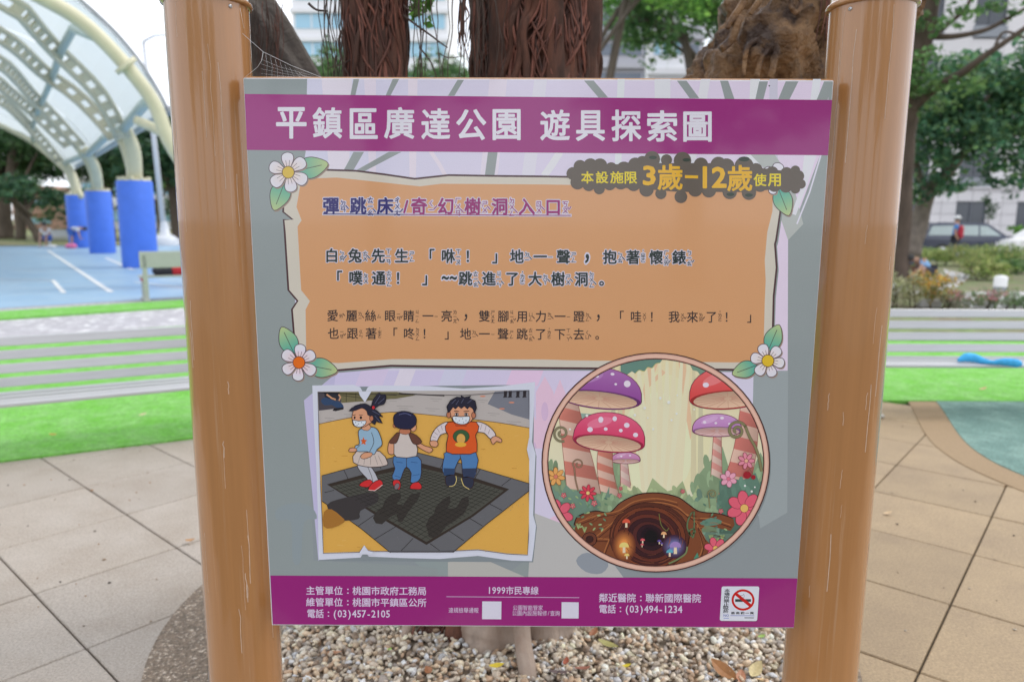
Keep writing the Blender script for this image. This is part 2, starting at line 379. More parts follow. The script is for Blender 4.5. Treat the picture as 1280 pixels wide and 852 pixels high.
# pebbles in the bed (uncountable)
def ico(sub=1):
    import bmesh
    bm = bmesh.new(); bmesh.ops.create_icosphere(bm, subdivisions=sub, radius=1)
    V = np.array([v.co[:] for v in bm.verts]); Fc = np.array([[v.index for v in f.verts] for f in bm.faces]); bm.free(); return V, Fc
def pebbles():
    V, Fc = ico(2); Vl, Fl = ico(1)
    allV = []; allF = []; allC = []; off = 0
    pal = np.array([lin(c) for c in [(200, 188, 170), (184, 170, 152), (172, 160, 146), (216, 208, 196), (192, 170, 144), (168, 142, 118), (150, 140, 132), (182, 182, 184), (206, 192, 168), (138, 120, 104), (196, 184, 168), (180, 166, 150)]])*1.05
    for layer in range(3):
        N = (5200, 6600, 3600)[layer]
        r = np.sqrt(RNG.random(N))*(R_IN-.02); a = RNG.random(N)*2*math.pi
        X = BC.x+r*np.cos(a); Y = BC.y+r*np.sin(a)
        for x, y in zip(X, Y):
            near = y < 2.75
            if not near and (layer == 2 or random.random() < .45): continue
            if abs(x) > .75 and y > 2.75 and abs(x+.08) < .9: pass
            Vv, Ff = (V, Fc) if (near and layer == 1 and 2.15 < y < 2.6 and False) else (Vl, Fl)
            s = (RNG.uniform(.0065, .0135) if layer else RNG.uniform(.008, .014))*(1.45 if random.random() < .08 else 1)*(.8 if layer == 2 else 1)
            sc = np.array([s*RNG.uniform(1.0, 1.75), s*RNG.uniform(.7, 1.1), s*RNG.uniform(.5, .8)])
            q = RNG.normal(size=3)*.5; th = RNG.uniform(0, 2*math.pi)
            M = np.array(Matrix.Rotation(th, 3, 'Z') @ Matrix.Rotation(q[0], 3, 'X') @ Matrix.Rotation(q[1], 3, 'Y'))
            P = (Vv*sc*(1+RNG.normal(size=(len(Vv), 1))*.10)) @ M.T + np.array([x, y, .004+layer*.0085+RNG.uniform(0, .006)])
            allV.append(P); allF.append(Ff+off); off += len(Vv)
            c = pal[RNG.integers(len(pal))]*RNG.uniform(.95, 1.45); allC.append(np.tile(c, (len(Vv), 1)))
    V = np.concatenate(allV); Fc = np.concatenate(allF); C_ = np.clip(np.concatenate(allC), 0, .8)
    me = bpy.data.meshes.new('pebbles'); me.vertices.add(len(V)); me.vertices.foreach_set('co', V.ravel())
    me.loops.add(len(Fc)*3); me.loops.foreach_set('vertex_index', Fc.ravel()); me.polygons.add(len(Fc))
    me.polygons.foreach_set('loop_start', np.arange(0, len(Fc)*3, 3)); me.polygons.foreach_set('use_smooth', [True]*len(Fc)); me.update(); me.validate()
    at_ = me.color_attributes.new('Col', 'FLOAT_COLOR', 'POINT'); c4 = np.ones((len(V), 4), np.float32); c4[:, :3] = C_; at_.data.foreach_set('color', c4.ravel())
    o = link('pebbles', me, None, mat('pebble_stone', attr=True, rough=.7, var=.25, scale=120, bump=.15, bscale=200)); o['kind'] = 'stuff'
    return o
pebbles()

def grit():
    V0, F0 = ico(1); V = []; F = []; C_ = []; off = 0
    for _ in range(420):
        side = random.choice((-1, 1)); x = side*random.uniform(.9, 4.2); y = random.uniform(1.6, 5.6)
        if (Vector((x, y, 0))-BC).length < R_OUT: continue
        s = random.uniform(.0015, .0050)*(1.5 if random.random() < .1 else 1); P = V0*np.array([s*1.4, s, s*.6])*(1+RNG.normal(size=(len(V0), 1))*.15)+np.array([x, y, .002])
        V.append(P); F.append(F0+off); off += len(V0); c = random.choice([(.12, .09, .06), (.3, .22, .15), (.45, .38, .30), (.07, .06, .05), (.35, .18, .08)]); C_.append(np.tile(c, (len(V0), 1)))
    o = link('grit', meshof('grit', np.concatenate(V), np.concatenate(F).tolist(), np.concatenate(C_), True), None, MATS['pebble_stone']); o['kind'] = 'stuff'
grit()

# ================================================================== INFORMATION SIGN
YB = 1.5626; BW = 1.2; ZB = .57794; BH = 1.20344
sign = empty('information_sign', (0, YB, 0), label='large printed park information board with purple bands held between two tan round posts', cat='information sign')
def W2(o):       # parent keeping world coordinates authored around the origin
    o.parent = sign; o.matrix_parent_inverse = Matrix.Translation((0, -YB, 0)); return o
PR = .084
for px, red in ((-.6943, 1), (.7005, 0)):
    b = MB(); b.lathe([(PR, -.05), (PR, .6), (PR, 1.2), (PR, 1.936)], 48, (px, YB+.075, 0))
    W2(b.build('post', M_paint))
    sc_ = MB(); rs = random.Random(int(px*100))
    for _ in range(26):
        a = rs.uniform(-math.pi*.95, -.05*math.pi); z = rs.uniform(.5, 1.9); L = rs.uniform(.02, .16)*(2 if z > 1.5 else 1); z1 = min(z+L, 1.925); pts = []
        for t in range(6): aa = a+t*rs.uniform(-.004, .006); pts.append((px+(PR+.00012)*math.cos(aa), YB+.075+(PR+.00012)*math.sin(aa), z+(z1-z)*t/5))
        w_ = rs.uniform(.0003, .0009)
        for p, q in zip(pts, pts[1:]):
            tx, ty = -math.sin(a)*w_, math.cos(a)*w_; sc_.add([(p[0]-tx, p[1]-ty, p[2]), (p[0]+tx, p[1]+ty, p[2]), (q[0]+tx, q[1]+ty, q[2]), (q[0]-tx, q[1]-ty, q[2])], [(0, 1, 2, 3)])
    so2 = W2(sc_.build('scratch_mark', mat('chalky_scratch', (.60, .44, .33), .6, var=.3, scale=60))); so2['kind'] = 'stuff'
    b = MB(); b.lathe([(PR+.0005, 1.9355), (PR+.006, 1.937), (PR+.0075, 1.941), (PR+.0065, 1.9455), (PR+.002, 1.949), (PR-.001, 1.9535), (PR-.003, 1.99), (PR-.012, 2.004), (PR-.04, 2.016), (.002, 2.022)], 48, (px, YB+.075, 0))
    W2(b.build('post_cap', M_paint))
    sx = px-.073 if px > 0 else px+.073
    b = MB(); b.lathe([(.0042, 0), (.0042, .0015), (.003, .0028), (.001, .003)], 12)
    o = b.build('screw', M_steel); a = math.atan2(sx-px, -(.042)); o.rotation_euler = (rad(90), 0, math.atan2(sx-px, .042)); 
    o.parent = sign; o.location = (px+(PR-.0005)*(-.80 if px > 0 else .80), .075-(PR-.0005)*.6, 1.925)
    b = MB(); b.lathe([(.12, 0), (.12, .012), (.086, .014)], 32, (px, YB+.075, .004)); W2(b.build('base_plate', M_paint))
# panel: thin composite sheet with white edge
b = MB(); b.box((-BW/2, YB, ZB), (BW/2, YB+.008, ZB+BH), .0015); panel = W2(b.build('panel', M_edge))
for z0, z1, xa, xb in ((ZB+BH-.035, ZB+BH+.0045, -.60, .604), (ZB+.01, ZB+.05, -.59, .59)):
    b = MB(); b.box((xa, YB+.0085, z0), (xb, YB+.040, z1), .003); W2(b.build('rail', M_paint))

E0 = .80     # how bright white reads on the board
def C(c): return tuple(min(.88, max(.004, v/E0-.004)) for v in lin(c))
LY = [YB-.0003]
class Art:
    """flat print on the board; coordinates are laid out in the artwork's own grid and mapped onto the panel plane"""
    def __init__(s, name, T=(0, 0, 1), clip=None, parent=None, step=3e-6, label=None):
        s.n = name; s.T = T; s.clip = clip; s.V = []; s.F = []; s.C = []; s.y = LY[0]; s.step = step; s.par = parent; s.label = label
    def tr(s, p): return (s.T[0]+p[0]/s.T[2], s.T[1]+p[1]/s.T[2])
    def clipit(s, P):
        if not s.clip: return P
        Q = s.clip; n = len(Q); ar = sum(Q[i][0]*Q[(i+1) % n][1]-Q[(i+1) % n][0]*Q[i][1] for i in range(n)); sg = 1 if ar > 0 else -1
        for i in range(n):
            a, b = Q[i], Q[(i+1) % n]; out = []
            side = lambda p: sg*((b[0]-a[0])*(p[1]-a[1])-(b[1]-a[1])*(p[0]-a[0]))
            for k in range(len(P)):
                p, q = P[k], P[(k+1) % len(P)]; sp, sq = side(p), side(q)
                if sp >= 0: out.append(p)
                if (sp > 0 and sq < 0) or (sp < 0 and sq > 0):
                    t = sp/(sp-sq); out.append((p[0]+(q[0]-p[0])*t, p[1]+(q[1]-p[1])*t))
            P = out
            if len(P) < 3: return []
        return P
    def raw(s, pts, tris, col, lift=None):
        b = len(s.V); s.y -= s.step
        for q_, p in enumerate(pts):
            w_ = at(p[0], p[1], YB); s.V.append((w_.x, s.y-(lift[q_] if lift else 0), w_.z)); s.C.append(C(col(p) if callable(col) else col))
        for t in tris:
            a, c, d = [s.V[b+i] for i in t]
            cr = (c[0]-a[0])*(d[2]-a[2])-(c[2]-a[2])*(d[0]-a[0])
            s.F.append(tuple(b+i for i in (t if cr > 0 else t[::-1])))
    def poly(s, P, col, sm=0, tr=True):
        if sm: P = [(v.x, v.y) for v in catmull([(p[0], p[1], 0) for p in P], sm, True)]
        if tr: P = [s.tr(p) for p in P]
        P = s.clipit(P)
        Q = []
        for p in P:
            if not Q or abs(p[0]-Q[-1][0])+abs(p[1]-Q[-1][1]) > 1e-3: Q.append(p)
        if len(Q) < 3: return s
        t = tessellate_polygon([[Vector((p[0], p[1], 0)) for p in Q]])
        s.raw(Q, [tuple(x) for x in t], col); return s
    def line(s, P, wd, col, sm=0, closed=False):
        if sm: P = [(v.x, v.y) for v in catmull([(p[0], p[1], 0) for p in P], sm, closed)]
        if closed: P = list(P)+[P[0], P[1]]
        P = [s.tr(p) for p in P]; h = wd/2
        L = []; Rr = []
        n = len(P)
        for i in range(n):
            a = P[max(i-1, 0)]; c = P[min(i+1, n-1)]; dx, dy = c[0]-a[0], c[1]-a[1]; l = math.hypot(dx, dy) or 1
            hh = h*(wd_f(i, n) if False else 1)
            L.append((P[i][0]-dy/l*hh, P[i][1]+dx/l*hh)); Rr.append((P[i][0]+dy/l*hh, P[i][1]-dx/l*hh))
        s.y -= s.step; y0 = s.y
        for i in range(n-1):
            q = s.clipit([L[i], L[i+1], Rr[i+1], Rr[i]])
            if len(q) >= 3:
                s.y = y0+s.step; s.raw(q, [(0, k, k+1) for k in range(1, len(q)-1)], col)
        s.y = y0
        return s
    def fo(s, P, col, oc=(60, 40, 40), wd=.9, sm=0):
        s.poly(P, col, sm); return s.line(P, wd, oc, sm, True)
    def ell(s, cx, cy, rx, ry, col, rot=0, n=20, oc=None, wd=.8):
        c, q = math.cos(rot), math.sin(rot); P = []
        for k in range(n):
            a = 2*math.pi*k/n; x, y = rx*math.cos(a), ry*math.sin(a); P.append((cx+x*c-y*q, cy+x*q+y*c))
        s.poly(P, col)
        if oc: s.line(P, wd, oc, 0, True)
        return s
    def done(s, keep=True):
        me = meshof(s.n, s.V, s.F, s.C); o = link(s.n, me, None, M_print)
        o.parent = panel; o.matrix_parent_inverse = (Matrix.Translation((0, -YB, 0))).copy(); LY[0] = s.y-6e-6
        o.matrix_parent_inverse = panel.matrix_parent_inverse @ Matrix.Identity(4)
        o.matrix_parent_inverse = Matrix.Identity(4)
        if s.label: o['label'] = s.label
        return o
def grad(c0, c1, p0, p1):
    def f(p):
        dx, dy = p1[0]-p0[0], p1[1]-p0[1]; t = ((p[0]-p0[0])*dx+(p[1]-p0[1])*dy)/(dx*dx+dy*dy); t = min(1, max(0, t))
        return tuple(a+(b_-a)*t for a, b_ in zip(c0, c1))
    return f
_gc = {}; _lift = {}
def glyph(ch, off=0.0, res=2):
    """em-space outline and fill of a character; a heavier weight is the fill plus round strokes along its outline"""
    if (ch, off) in _gc: return _gc[(ch, off)]
    if (ch, 0.0) not in _gc:
        cu = bpy.data.curves.new('g', 'FONT'); cu.body = ch; cu.size = 1; cu.resolution_u = res
        o = bpy.data.objects.new('g', cu); me = o.to_mesh()
        V = [(v.co.x, v.co.y) for v in me.vertices]; T = []; cnt = {}
        for p in me.polygons:
            vs = list(p.vertices); T += [(vs[0], vs[i], vs[i+1]) for i in range(1, len(vs)-1)]
            for i in range(len(vs)):
                e = tuple(sorted((vs[i], vs[(i+1) % len(vs)]))); cnt[e] = cnt.get(e, 0)+1
        o.to_mesh_clear(); bpy.data.objects.remove(o); bpy.data.curves.remove(cu)
        _gc[(ch, 0.0)] = (V, T); _gc[ch] = [e for e, c in cnt.items() if c == 1]
    V, T = _gc[(ch, 0.0)]
    if off > 0:
        V = list(V); T = list(T); base = list(V); used = set(); lf = [0.0]*len(V)
        for i, j in _gc[ch]:
            (ax, ay), (bx, by) = base[i], base[j]; dx, dy = bx-ax, by-ay; l = math.hypot(dx, dy)
            if l < 1e-6: continue
            nx, ny = -dy/l*off, dx/l*off; k = len(V)
            V += [(ax+nx, ay+ny), (bx+nx, by+ny), (bx-nx, by-ny), (ax-nx, ay-ny)]; T += [(k, k+1, k+2), (k, k+2, k+3)]
            used.add(i); used.add(j); lf += [lf[-1]+1.1e-6]*4
        for i in used:
            k = len(V); V += [(base[i][0]+off*math.cos(a*math.pi/3), base[i][1]+off*math.sin(a*math.pi/3)) for a in range(6)]
            T += [(k, k+q, k+q+1) for q in range(1, 5)]; lf += [lf[-1]+1.1e-6]*6
        _gc[(ch, off)] = (V, T); _lift[(ch, off)] = lf
    return V, T
def put_glyph(A, ch, x0, y0, x1, y1, col, off=0.0, ink=False, shear=0):
    """em box (or ink box) into the artwork rectangle x0..x1, y0..y1 (y down)"""
    off = round(off, 3)
    V, T = glyph(ch, off)
    if not V: return
    if ink:
        V0, _ = glyph(ch, 0.0)
        ax = min(v[0] for v in V0); bx = max(v[0] for v in V0); ay = min(v[1] for v in V0); by = max(v[1] for v in V0)
    else: ax, bx, ay, by = 0, 1, -.12, .88
    P = []
    for v in V:
        tx = (v[0]-ax)/max(bx-ax, 1e-3); ty = (v[1]-ay)/max(by-ay, 1e-3)
        P.append((x0+(x1-x0)*tx+shear*ty, y1+(y0-y1)*ty))
    A.raw(P, T, col, _lift.get((ch, off)))

# ---- backdrop print
A = Art('backdrop_print', step=3e-6)
GR = (138, 146, 147)
edge = [(304.6, 98.4), (1041, 102.3), (992.3, 783.8), (341, 779.8)]
A.poly(edge, grad((142, 150, 148), (136, 143, 147), (640, 120), (640, 760)))
LI = (208, 202, 228); LI2 = (214, 206, 232); PK = (222, 200, 224)
A.poly([(384, 98.8), (1038, 102), (1000, 470), (925, 780), (640, 720), (340, 560), (352, 470), (370, 430), (384, 300)], LI) if False else None
A.poly([(384, 98.8), (1036, 102.2), (1034, 170), (1000, 260), (985, 300), (984, 640), (700, 668), (384, 560), (378, 470), (345, 470), (350, 250), (382, 190)], grad((202, 200, 226), (216, 200, 226), (384, 150), (1000, 250)))
A.poly([(304.6, 98.4), (384, 98.8), (382, 190), (366, 300), (372, 460), (420, 464), (385, 510), (392, 700), (640, 712), (700, 668), (716, 782), (341, 779.8)], (140, 148, 148))
A.poly([(380, 500), (424, 463), (440, 700), (398, 700)], (186, 180, 210))
# tall pale trunks with soft shadows in the forest backdrop
for (x0, x1, xb0, xb1, c) in [(402, 440, 412, 436, (216, 208, 232)), (455, 470, 462, 470, (216, 206, 230)), (510, 522, 512, 520, (228, 208, 222)), (612, 634, 600, 622, (216, 206, 228)), (668, 684, 652, 668, (212, 208, 226)),
        (772, 781, 768, 776, (214, 216, 222)), (818, 838, 820, 838, (214, 214, 226)), (876, 888, 856, 866, (216, 214, 224)), (938, 950, 932, 948, (216, 216, 226)), (962, 972, 960, 972, (196, 192, 206)), (1016, 1026, 1002, 1012, (214, 214, 226))]:
    A.poly([(x0, 99), (x1, 99), (xb1, 222), (xb0, 222)], c)
for P in [[(442, 99), (449, 99), (444, 120), (438, 120)], [(491, 99), (499, 99), (488, 120), (482, 120)], [(572, 100), (580, 100), (568, 120), (560, 120)], [(730, 101), (742, 101), (760, 122), (748, 122)], [(846, 101), (858, 101), (874, 123), (862, 123)],
          [(900, 101), (910, 101), (918, 124), (906, 124)], [(949, 102), (960, 102), (954, 125), (944, 125)], [(982, 102), (998, 102), (986, 126), (972, 126)], [(1030, 102), (1040, 102), (1034, 127), (1020, 127)]]:
    A.poly(P, (142, 148, 147))
A.poly([(610, 190), (622, 190), (618, 220), (606, 220)], (142, 148, 147)); A.poly([(442, 190), (455, 190), (440, 216), (428, 216)], (142, 148, 147)); A.poly([(486, 190), (502, 190), (450, 217), (440, 216)], (142, 148, 147))
A.line([(538, 189), (549, 205), (558, 222)], 5, (228, 208, 222)); A.line([(700, 190), (690, 206), (680, 220)], 9, (216, 214, 230))
A.poly([(935, 190), (966, 190), (990, 225), (1004, 280), (985, 300), (972, 262), (960, 216)], (172, 176, 172)); A.line([(1019, 190), (1006, 230), (992, 268)], 6, (214, 212, 228)); A.line([(1026, 194), (1012, 240), (996, 280)], 2, (210, 206, 226))
# castle wash below the story panel
A.poly([(420, 463), (985, 463), (978, 620), (700, 668), (640, 690), (400, 640)], grad((198, 190, 222), (214, 200, 226), (420, 500), (800, 500)))
for (x0, x1, c) in [(452, 486, (206, 192, 218)), (500, 520, (214, 206, 230)), (556, 584, (200, 198, 228)), (640, 680, (222, 190, 216))]:
    A.poly([(x0, 461), (x1, 461), (x1-8, 482), (x0-8, 482)], c)
for (x, yt, wd) in [(681, 470, 22), (668, 520, 14), (700, 474, 16), (730, 470, 12)]:
    A.poly([(x-wd/2, yt+20), (x, yt), (x+wd/2, yt+20), (x+wd/2, 660), (x-wd/2, 660)], (220, 186, 206))
    A.ell(x, yt+44, wd*.2, 12, (206, 176, 204))
A.poly([(664, 560), (680, 560), (700, 640), (666, 660)], (206, 198, 232))
A.poly([(666, 640), (740, 668), (780, 722), (660, 722)], (180, 178, 176))
A.poly([(930, 463), (985, 463), (984, 640), (950, 660)], (150, 158, 160)); A.poly([(916, 463), (942, 463), (940, 540)], (206, 200, 230))
# grey toadstool silhouettes
A.poly([(344, 640), (352, 632), (372, 628), (390, 634), (396, 648), (380, 652), (376, 700), (366, 700), (364, 652), (348, 650)], (138, 148, 152), 3)
A.poly([(520, 700), (560, 694), (604, 698), (592, 706), (570, 712), (566, 722), (548, 722), (546, 710), (528, 708)], (140, 150, 150), 3)
A.poly([(720, 700), (734, 690), (760, 702), (752, 716), (732, 714)], (140, 146, 154), 3); A.poly([(560, 702), (600, 696), (660, 722), (560, 722)], (176, 174, 168))
for k in range(60):
    pass
A.ell(961.5, 107.5, 1.0, 1.0, (60, 60, 66), n=8); A.ell(344, 772, .8, .8, (60, 60, 66), n=8)
A.done()

# ---- purple bands
A = Art('title_band', label='purple band across the top of the board')
A.poly([(306, 117.6), (1040.0, 125.2), (1034.8, 194.2), (308.8, 187.6)], grad((150, 40, 118), (142, 34, 112), (310, 150), (1040, 150))); A.done()
A = Art('footer_band', label='purple band along the foot of the board')
A.poly([(338, 718.6), (996.6, 722.2), (992.3, 783.4), (341, 779.6)], (142, 32, 112)); A.done()

# ---- story panel
A = Art('story_panel', label='orange story panel with torn cream border')
outer = [(356, 222), (407, 212.4), (445, 213.6), (480, 218), (518.5, 223.6), (561, 219), (620, 220), (680, 220.6), (760, 222), (860, 224), (976, 228), (976, 260), (970, 300), (968.6, 305), (970.7, 334.5), (967, 370), (966, 409), (962, 450), (950, 462.5), (908, 461.6), (780, 460.5), (650, 459.3), (560, 458), (488.6, 456.8), (423, 462.4), (372, 463), (367.5, 417), (365, 386.5), (372, 376), (360.6, 362.5), (356, 290), (354.6, 274.5), (366, 274.5), (354, 264.8)]
A.poly([(p[0]+2.5, p[1]+3) for p in outer], (132, 140, 138))
A.poly(outer, (200, 192, 178)); A.line(outer, 2.4, (72, 44, 50), 0, True)
A.poly([(376.8, 223.6), (421, 222), (524.6, 233), (552, 229.7), (680, 230.6), (820, 233), (966, 237), (965.5, 264), (959, 290), (955.8, 325.6), (957, 350), (955.8, 379), (954, 452), (914, 452.7), (709, 450), (680, 449), (491, 448.6), (423, 453.5), (383, 451), (382.5, 418.5), (382, 387), (387.4, 376), (376.5, 362.5), (372.4, 290), (372, 283), (377, 275.4), (370.7, 258.7)], (203, 149, 104))
A.done()

P1 = LY[0]
# ---- corner flowers
def flower(A, cx, cy, cc, tips, leaves, tint):
    for (bx, by, tx, ty) in leaves:
        dx, dy = tx-bx, ty-by; nx, ny = -dy*.30, dx*.30
        P = [(bx, by), (bx+dx*.25+nx*.9, by+dy*.25+ny*.9), (bx+dx*.6+nx*.95, by+dy*.6+ny*.95), (tx, ty), (bx+dx*.6-nx*.95, by+dy*.6-ny*.95), (bx+dx*.25-nx*.9, by+dy*.25-ny*.9)]
        P = [(v.x, v.y) for v in catmull([(p[0], p[1], 0) for p in P], 4, True)]
        A.poly([(p[0]+1.4, p[1]+1.8) for p in P], (150, 130, 116))
        A.poly(P, grad((70, 160, 150), (178, 190, 132), (bx, by), (tx, ty))); A.line(P, .9, (72, 56, 66), 0, True)
        A.line([(bx, by), (bx+dx*.8, by+dy*.8)], .8, (72, 66, 66))
    for ang, L in tips:
        a = rad(ang); ux, uy = math.cos(a), math.sin(a); vx, vy = -uy, ux
        P = [(0, 0), (.35, .18), (.65, .30), (.9, .25), (1.0, 0), (.9, -.25), (.65, -.30), (.35, -.18)]
        Q = [(cx+(ux*p*L+vx*q*L), cy+(uy*p*L+vy*q*L)) for p, q in P]
        Q = [(v.x, v.y) for v in catmull([(p[0], p[1], 0) for p in Q], 4, True)]
        A.poly([(p[0]+1.3, p[1]+1.6) for p in Q], (152, 134, 122)); A.poly(Q, grad(tint, (214, 212, 228), (cx, cy), (cx+ux*L*.8, cy+uy*L*.8))); A.line(Q, .9, (84, 66, 78), 0, True)
        for o in (-.06, .06): A.line([(cx+ux*L*.3+vx*o*L, cy+uy*L*.3+vy*o*L), (cx+ux*L*.6+vx*o*1.6*L, cy+uy*L*.6+vy*o*1.6*L)], .55, (96, 80, 88))
    A.ell(cx, cy, 7.6, 7.6, cc, oc=(84, 60, 60), wd=.9)
A = Art('corner_flower', label='printed white flower at the upper left of the story panel')
flower(A, 360.4, 215.4, (208, 176, 66), [(-93, 25), (-37, 26), (27, 26), (80, 25), (143, 26), (200, 25)], [(369, 214, 410.5, 204.5), (357, 225, 342.5, 263)], (222, 196, 178)); A.done()
A = Art('corner_flower', label='printed flower with orange centre at the lower left')
flower(A, 373.8, 452.8, (226, 104, 24), [(-85, 23), (-32, 23), (33, 24), (94, 23), (150, 23), (212, 24)], [(368, 442, 352, 408.4), (384, 456, 422, 463.4)], (226, 180, 176)); A.done()
A = Art('corner_flower', label='printed flower at the lower right of the story panel')
flower(A, 959.7, 450.6, (214, 178, 46), [(-112, 22), (-48, 22), (10, 21), (72, 21), (130, 22), (192, 22)], [(960, 438, 973.8, 405.5), (946, 456, 915, 467.5)], (222, 198, 180)); A.done()
A = Art('corner_flower', label='printed flower half hidden behind the dark age badge')
flower(A, 968, 226, (208, 176, 66), [(-75, 23), (-125, 20), (100, 17), (-20, 20)], [(972, 234, 986, 269.5)], (222, 196, 178)); A.done()

# ---- age badge
A = Art('age_badge', label='scalloped dark brown badge at the top right')
DK = (92, 82, 72)
blobs = [(716, 217, 8), (725, 208, 8), (722, 228, 9), (738, 207, 9), (736, 231, 8), (750, 207, 9), (749, 236, 7), (764, 211, 8), (762, 230, 8), (780, 212, 10), (776, 228, 9), (794, 206, 9), (792, 230, 9), (803, 203, 8), (815, 199, 10), (808, 237, 9), (833, 200, 7), (826, 242, 7), (853, 201, 11), (851, 246, 8), (876, 206, 9), (869, 237, 9), (898, 206, 10), (886, 238, 9), (912, 240, 9), (908, 208, 10), (930, 208, 12), (936, 241, 9), (945, 212, 8), (950, 231, 9), (965, 216, 8), (968, 231, 9), (983, 217, 8), (982, 233, 8), (994, 213, 6), (998, 220, 7), (1001, 230, 6), (994, 236, 6)]
A.poly([(716, 210), (760, 206), (800, 204), (900, 204), (1000, 216), (1000, 234), (930, 240), (850, 240), (800, 236), (720, 232)], DK)
for x, y, r_ in blobs: A.ell(x, y, r_, r_, DK, n=18)
for x, y, r_ in [(816, 197, 5), (858, 200, 5), (930, 199, 7), (913, 243, 5), (936, 244, 5)]: A.ell(x, y, r_, r_*.45, (46, 58, 46), n=12)
A.done()
A = Art('age_lettering', label='yellow lettering on the dark badge')
YE = (218, 196, 40); OR = (232, 168, 34)
for ch, x0, x1, y0, y1, c, of in [('本', 726.7, 741.7, 214.5, 229.2, YE, .02), ('設', 745, 760, 214.5, 229, YE, .02), ('施', 763, 779, 214.5, 229, YE, .02), ('限', 781, 796, 215, 229.4, YE, .02), ('3', 804.5, 818.5, 208, 231, OR, .03), ('歲', 822.5, 852.5, 205.7, 237, OR, .022),
        ('1', 879.2, 882.6, 209, 234.5, OR, .03), ('2', 890.5, 907, 209.5, 234, OR, .03), ('歲', 909.5, 939.5, 207, 238.5, OR, .022), ('使', 942, 957.5, 217.5, 232.5, YE, .02), ('用', 960, 975.5, 217.5, 232.7, YE, .02)]:
    put_glyph(A, ch, x0, y0, x1, y1, c, of, True)
A.poly([(856, 219), (872.5, 219.4), (872.5, 223.2), (856, 222.8)], OR)
A.done()

# ---- title
LY[0] = P1
A = Art('title_lettering', label='white title lettering on the purple band')
WT = (214, 210, 226)
for ch, x0, x1, y0, y1 in [('平', 346, 382.5, 135, 172.6), ('鎮', 391.5, 427, 135, 172.6), ('區', 438, 471.5, 136.5, 173), ('廣', 481, 517, 135, 173), ('達', 527.5, 562, 136.5, 173.4), ('公', 571, 607, 137.5, 174.5), ('園', 616.5, 650, 137.5, 174.5), ('遊', 676, 711.5, 138, 175), ('具', 720.5, 755.5, 139, 175.6), ('探', 765, 801, 138, 176), ('索', 809.5, 845.5, 139, 176.4), ('圖', 854.8, 888.7, 140.5, 176.5)]:
    put_glyph(A, ch, x0, y0, x1, y1, WT, .021, True)
A.done()

# ---- story text, with the small phonetic marks
def story_line(name, items, y0, y1, slope, em, col, halo, off, label, under=None):
    LY[0] = P1; A = Art(name, label=label)
    runs = []
    for it in items:
        ch, x = it[0], it[1]; z = it[2] if len(it) > 2 else ''
        ya = y0+(x-it0)*slope; yb = ya+em*1.04
        c = it[3] if len(it) > 3 else col
        runs.append((ch, x-.03*em, ya, x+em*.97, yb, c, False, off))
        if ch in '，': runs[-1] = (ch, x+em*.38, ya+em*.35, x+em*.62, yb-em*.1, c, True, off)
        if ch == '~': runs[-1] = (ch, x+.5, ya+em*.38, x+8.8, ya+em*.60, c, True, off)
        if z:
            tone = ''.join(t for t in z if t in 'ˊˇˋ˙'); bo = [t for t in z if t not in 'ˊˇˋ˙']; n = len(bo); s = em*.40
            step = s*.93; cy = (ya+yb)/2+.5; xx = x+em*1.0; top = cy-step*n/2
            for k, bch in enumerate(bo): runs.append((bch, xx, top+k*step, xx+s*.95, top+k*step+s, c, False, off*.5))
            if tone == '˙': runs.append(('・', xx+s*.1, top-s*.75, xx+s*.9, top+s*.1, c, False, .02))
            elif tone:
                d = {'ˋ': [(-.15, -.16), (.2, .16)], 'ˊ': [(-.15, .16), (.2, -.16)], 'ˇ': [(-.16, -.12), (0, .12), (.2, -.16)]}[tone]
                bx = xx+s*1.05; by = top+step*n-s*.75
                runs.append(('\0', [(bx+p[0]*s*1.3, by+p[1]*s*1.6) for p in d], s*.13, c))
    if halo:
        y_ = A.y
        for r in runs:
            A.y = y_
            if r[0] == '\0': A.line(r[1], r[2]+1.9, halo)
            else:
                sz = r[5-2]-r[1]; put_glyph(A, r[0], r[1], r[2], r[3], r[4], halo, min(.16, 1.25/abs(sz)+r[7]*.5 if not r[6] else .10), r[6])
        A.y = y_-3.6e-4
        if under: A.line([(under[0]-1, under[1]), (under[2]+1, under[3])], 3.6, halo)
    y_ = A.y
    for r in runs:
        A.y = y_-3.8e-4
        if r[0] == '\0': A.line(r[1], r[2]+.15, r[3])
        else: put_glyph(A, r[0], r[1], r[2], r[3], r[4], r[5], r[7], r[6])
    A.y = y_-7.5e-4
    if under:
        A.line([(under[0], under[1]), (505, under[1]+(505-under[0])*(under[3]-under[1])/(under[2]-under[0]))], 1.1, NV); A.line([(505, under[1]+(505-under[0])*(under[3]-under[1])/(under[2]-under[0])), (under[2], under[3])], 1.1, MG)
    return A.done()
NV = (38, 30, 104); MG = (142, 22, 104); HW = (208, 204, 226)
it0 = 400
story_line('heading_lettering', [('彈', 404, 'ㄉㄢˋ', NV), ('跳', 438, 'ㄊㄧㄠˋ', NV), ('床', 471.7, 'ㄔㄨㄤˊ', NV), ('奇', 514, 'ㄑㄧˊ', MG), ('幻', 547.5, 'ㄏㄨㄢˋ', MG), ('樹', 581, 'ㄕㄨˋ', MG), ('洞', 614.8, 'ㄉㄨㄥˋ', MG), ('入', 648.5, 'ㄖㄨˋ', MG), ('口', 681.5, 'ㄎㄡˇ', MG), ('/', 505, '', MG)],
           246, 267, .005, 21, NV, HW, .028, 'blue and purple heading with pale outline', (404, 267.4, 713.5, 269.2))
DG = (38, 50, 50)
it0 = 406
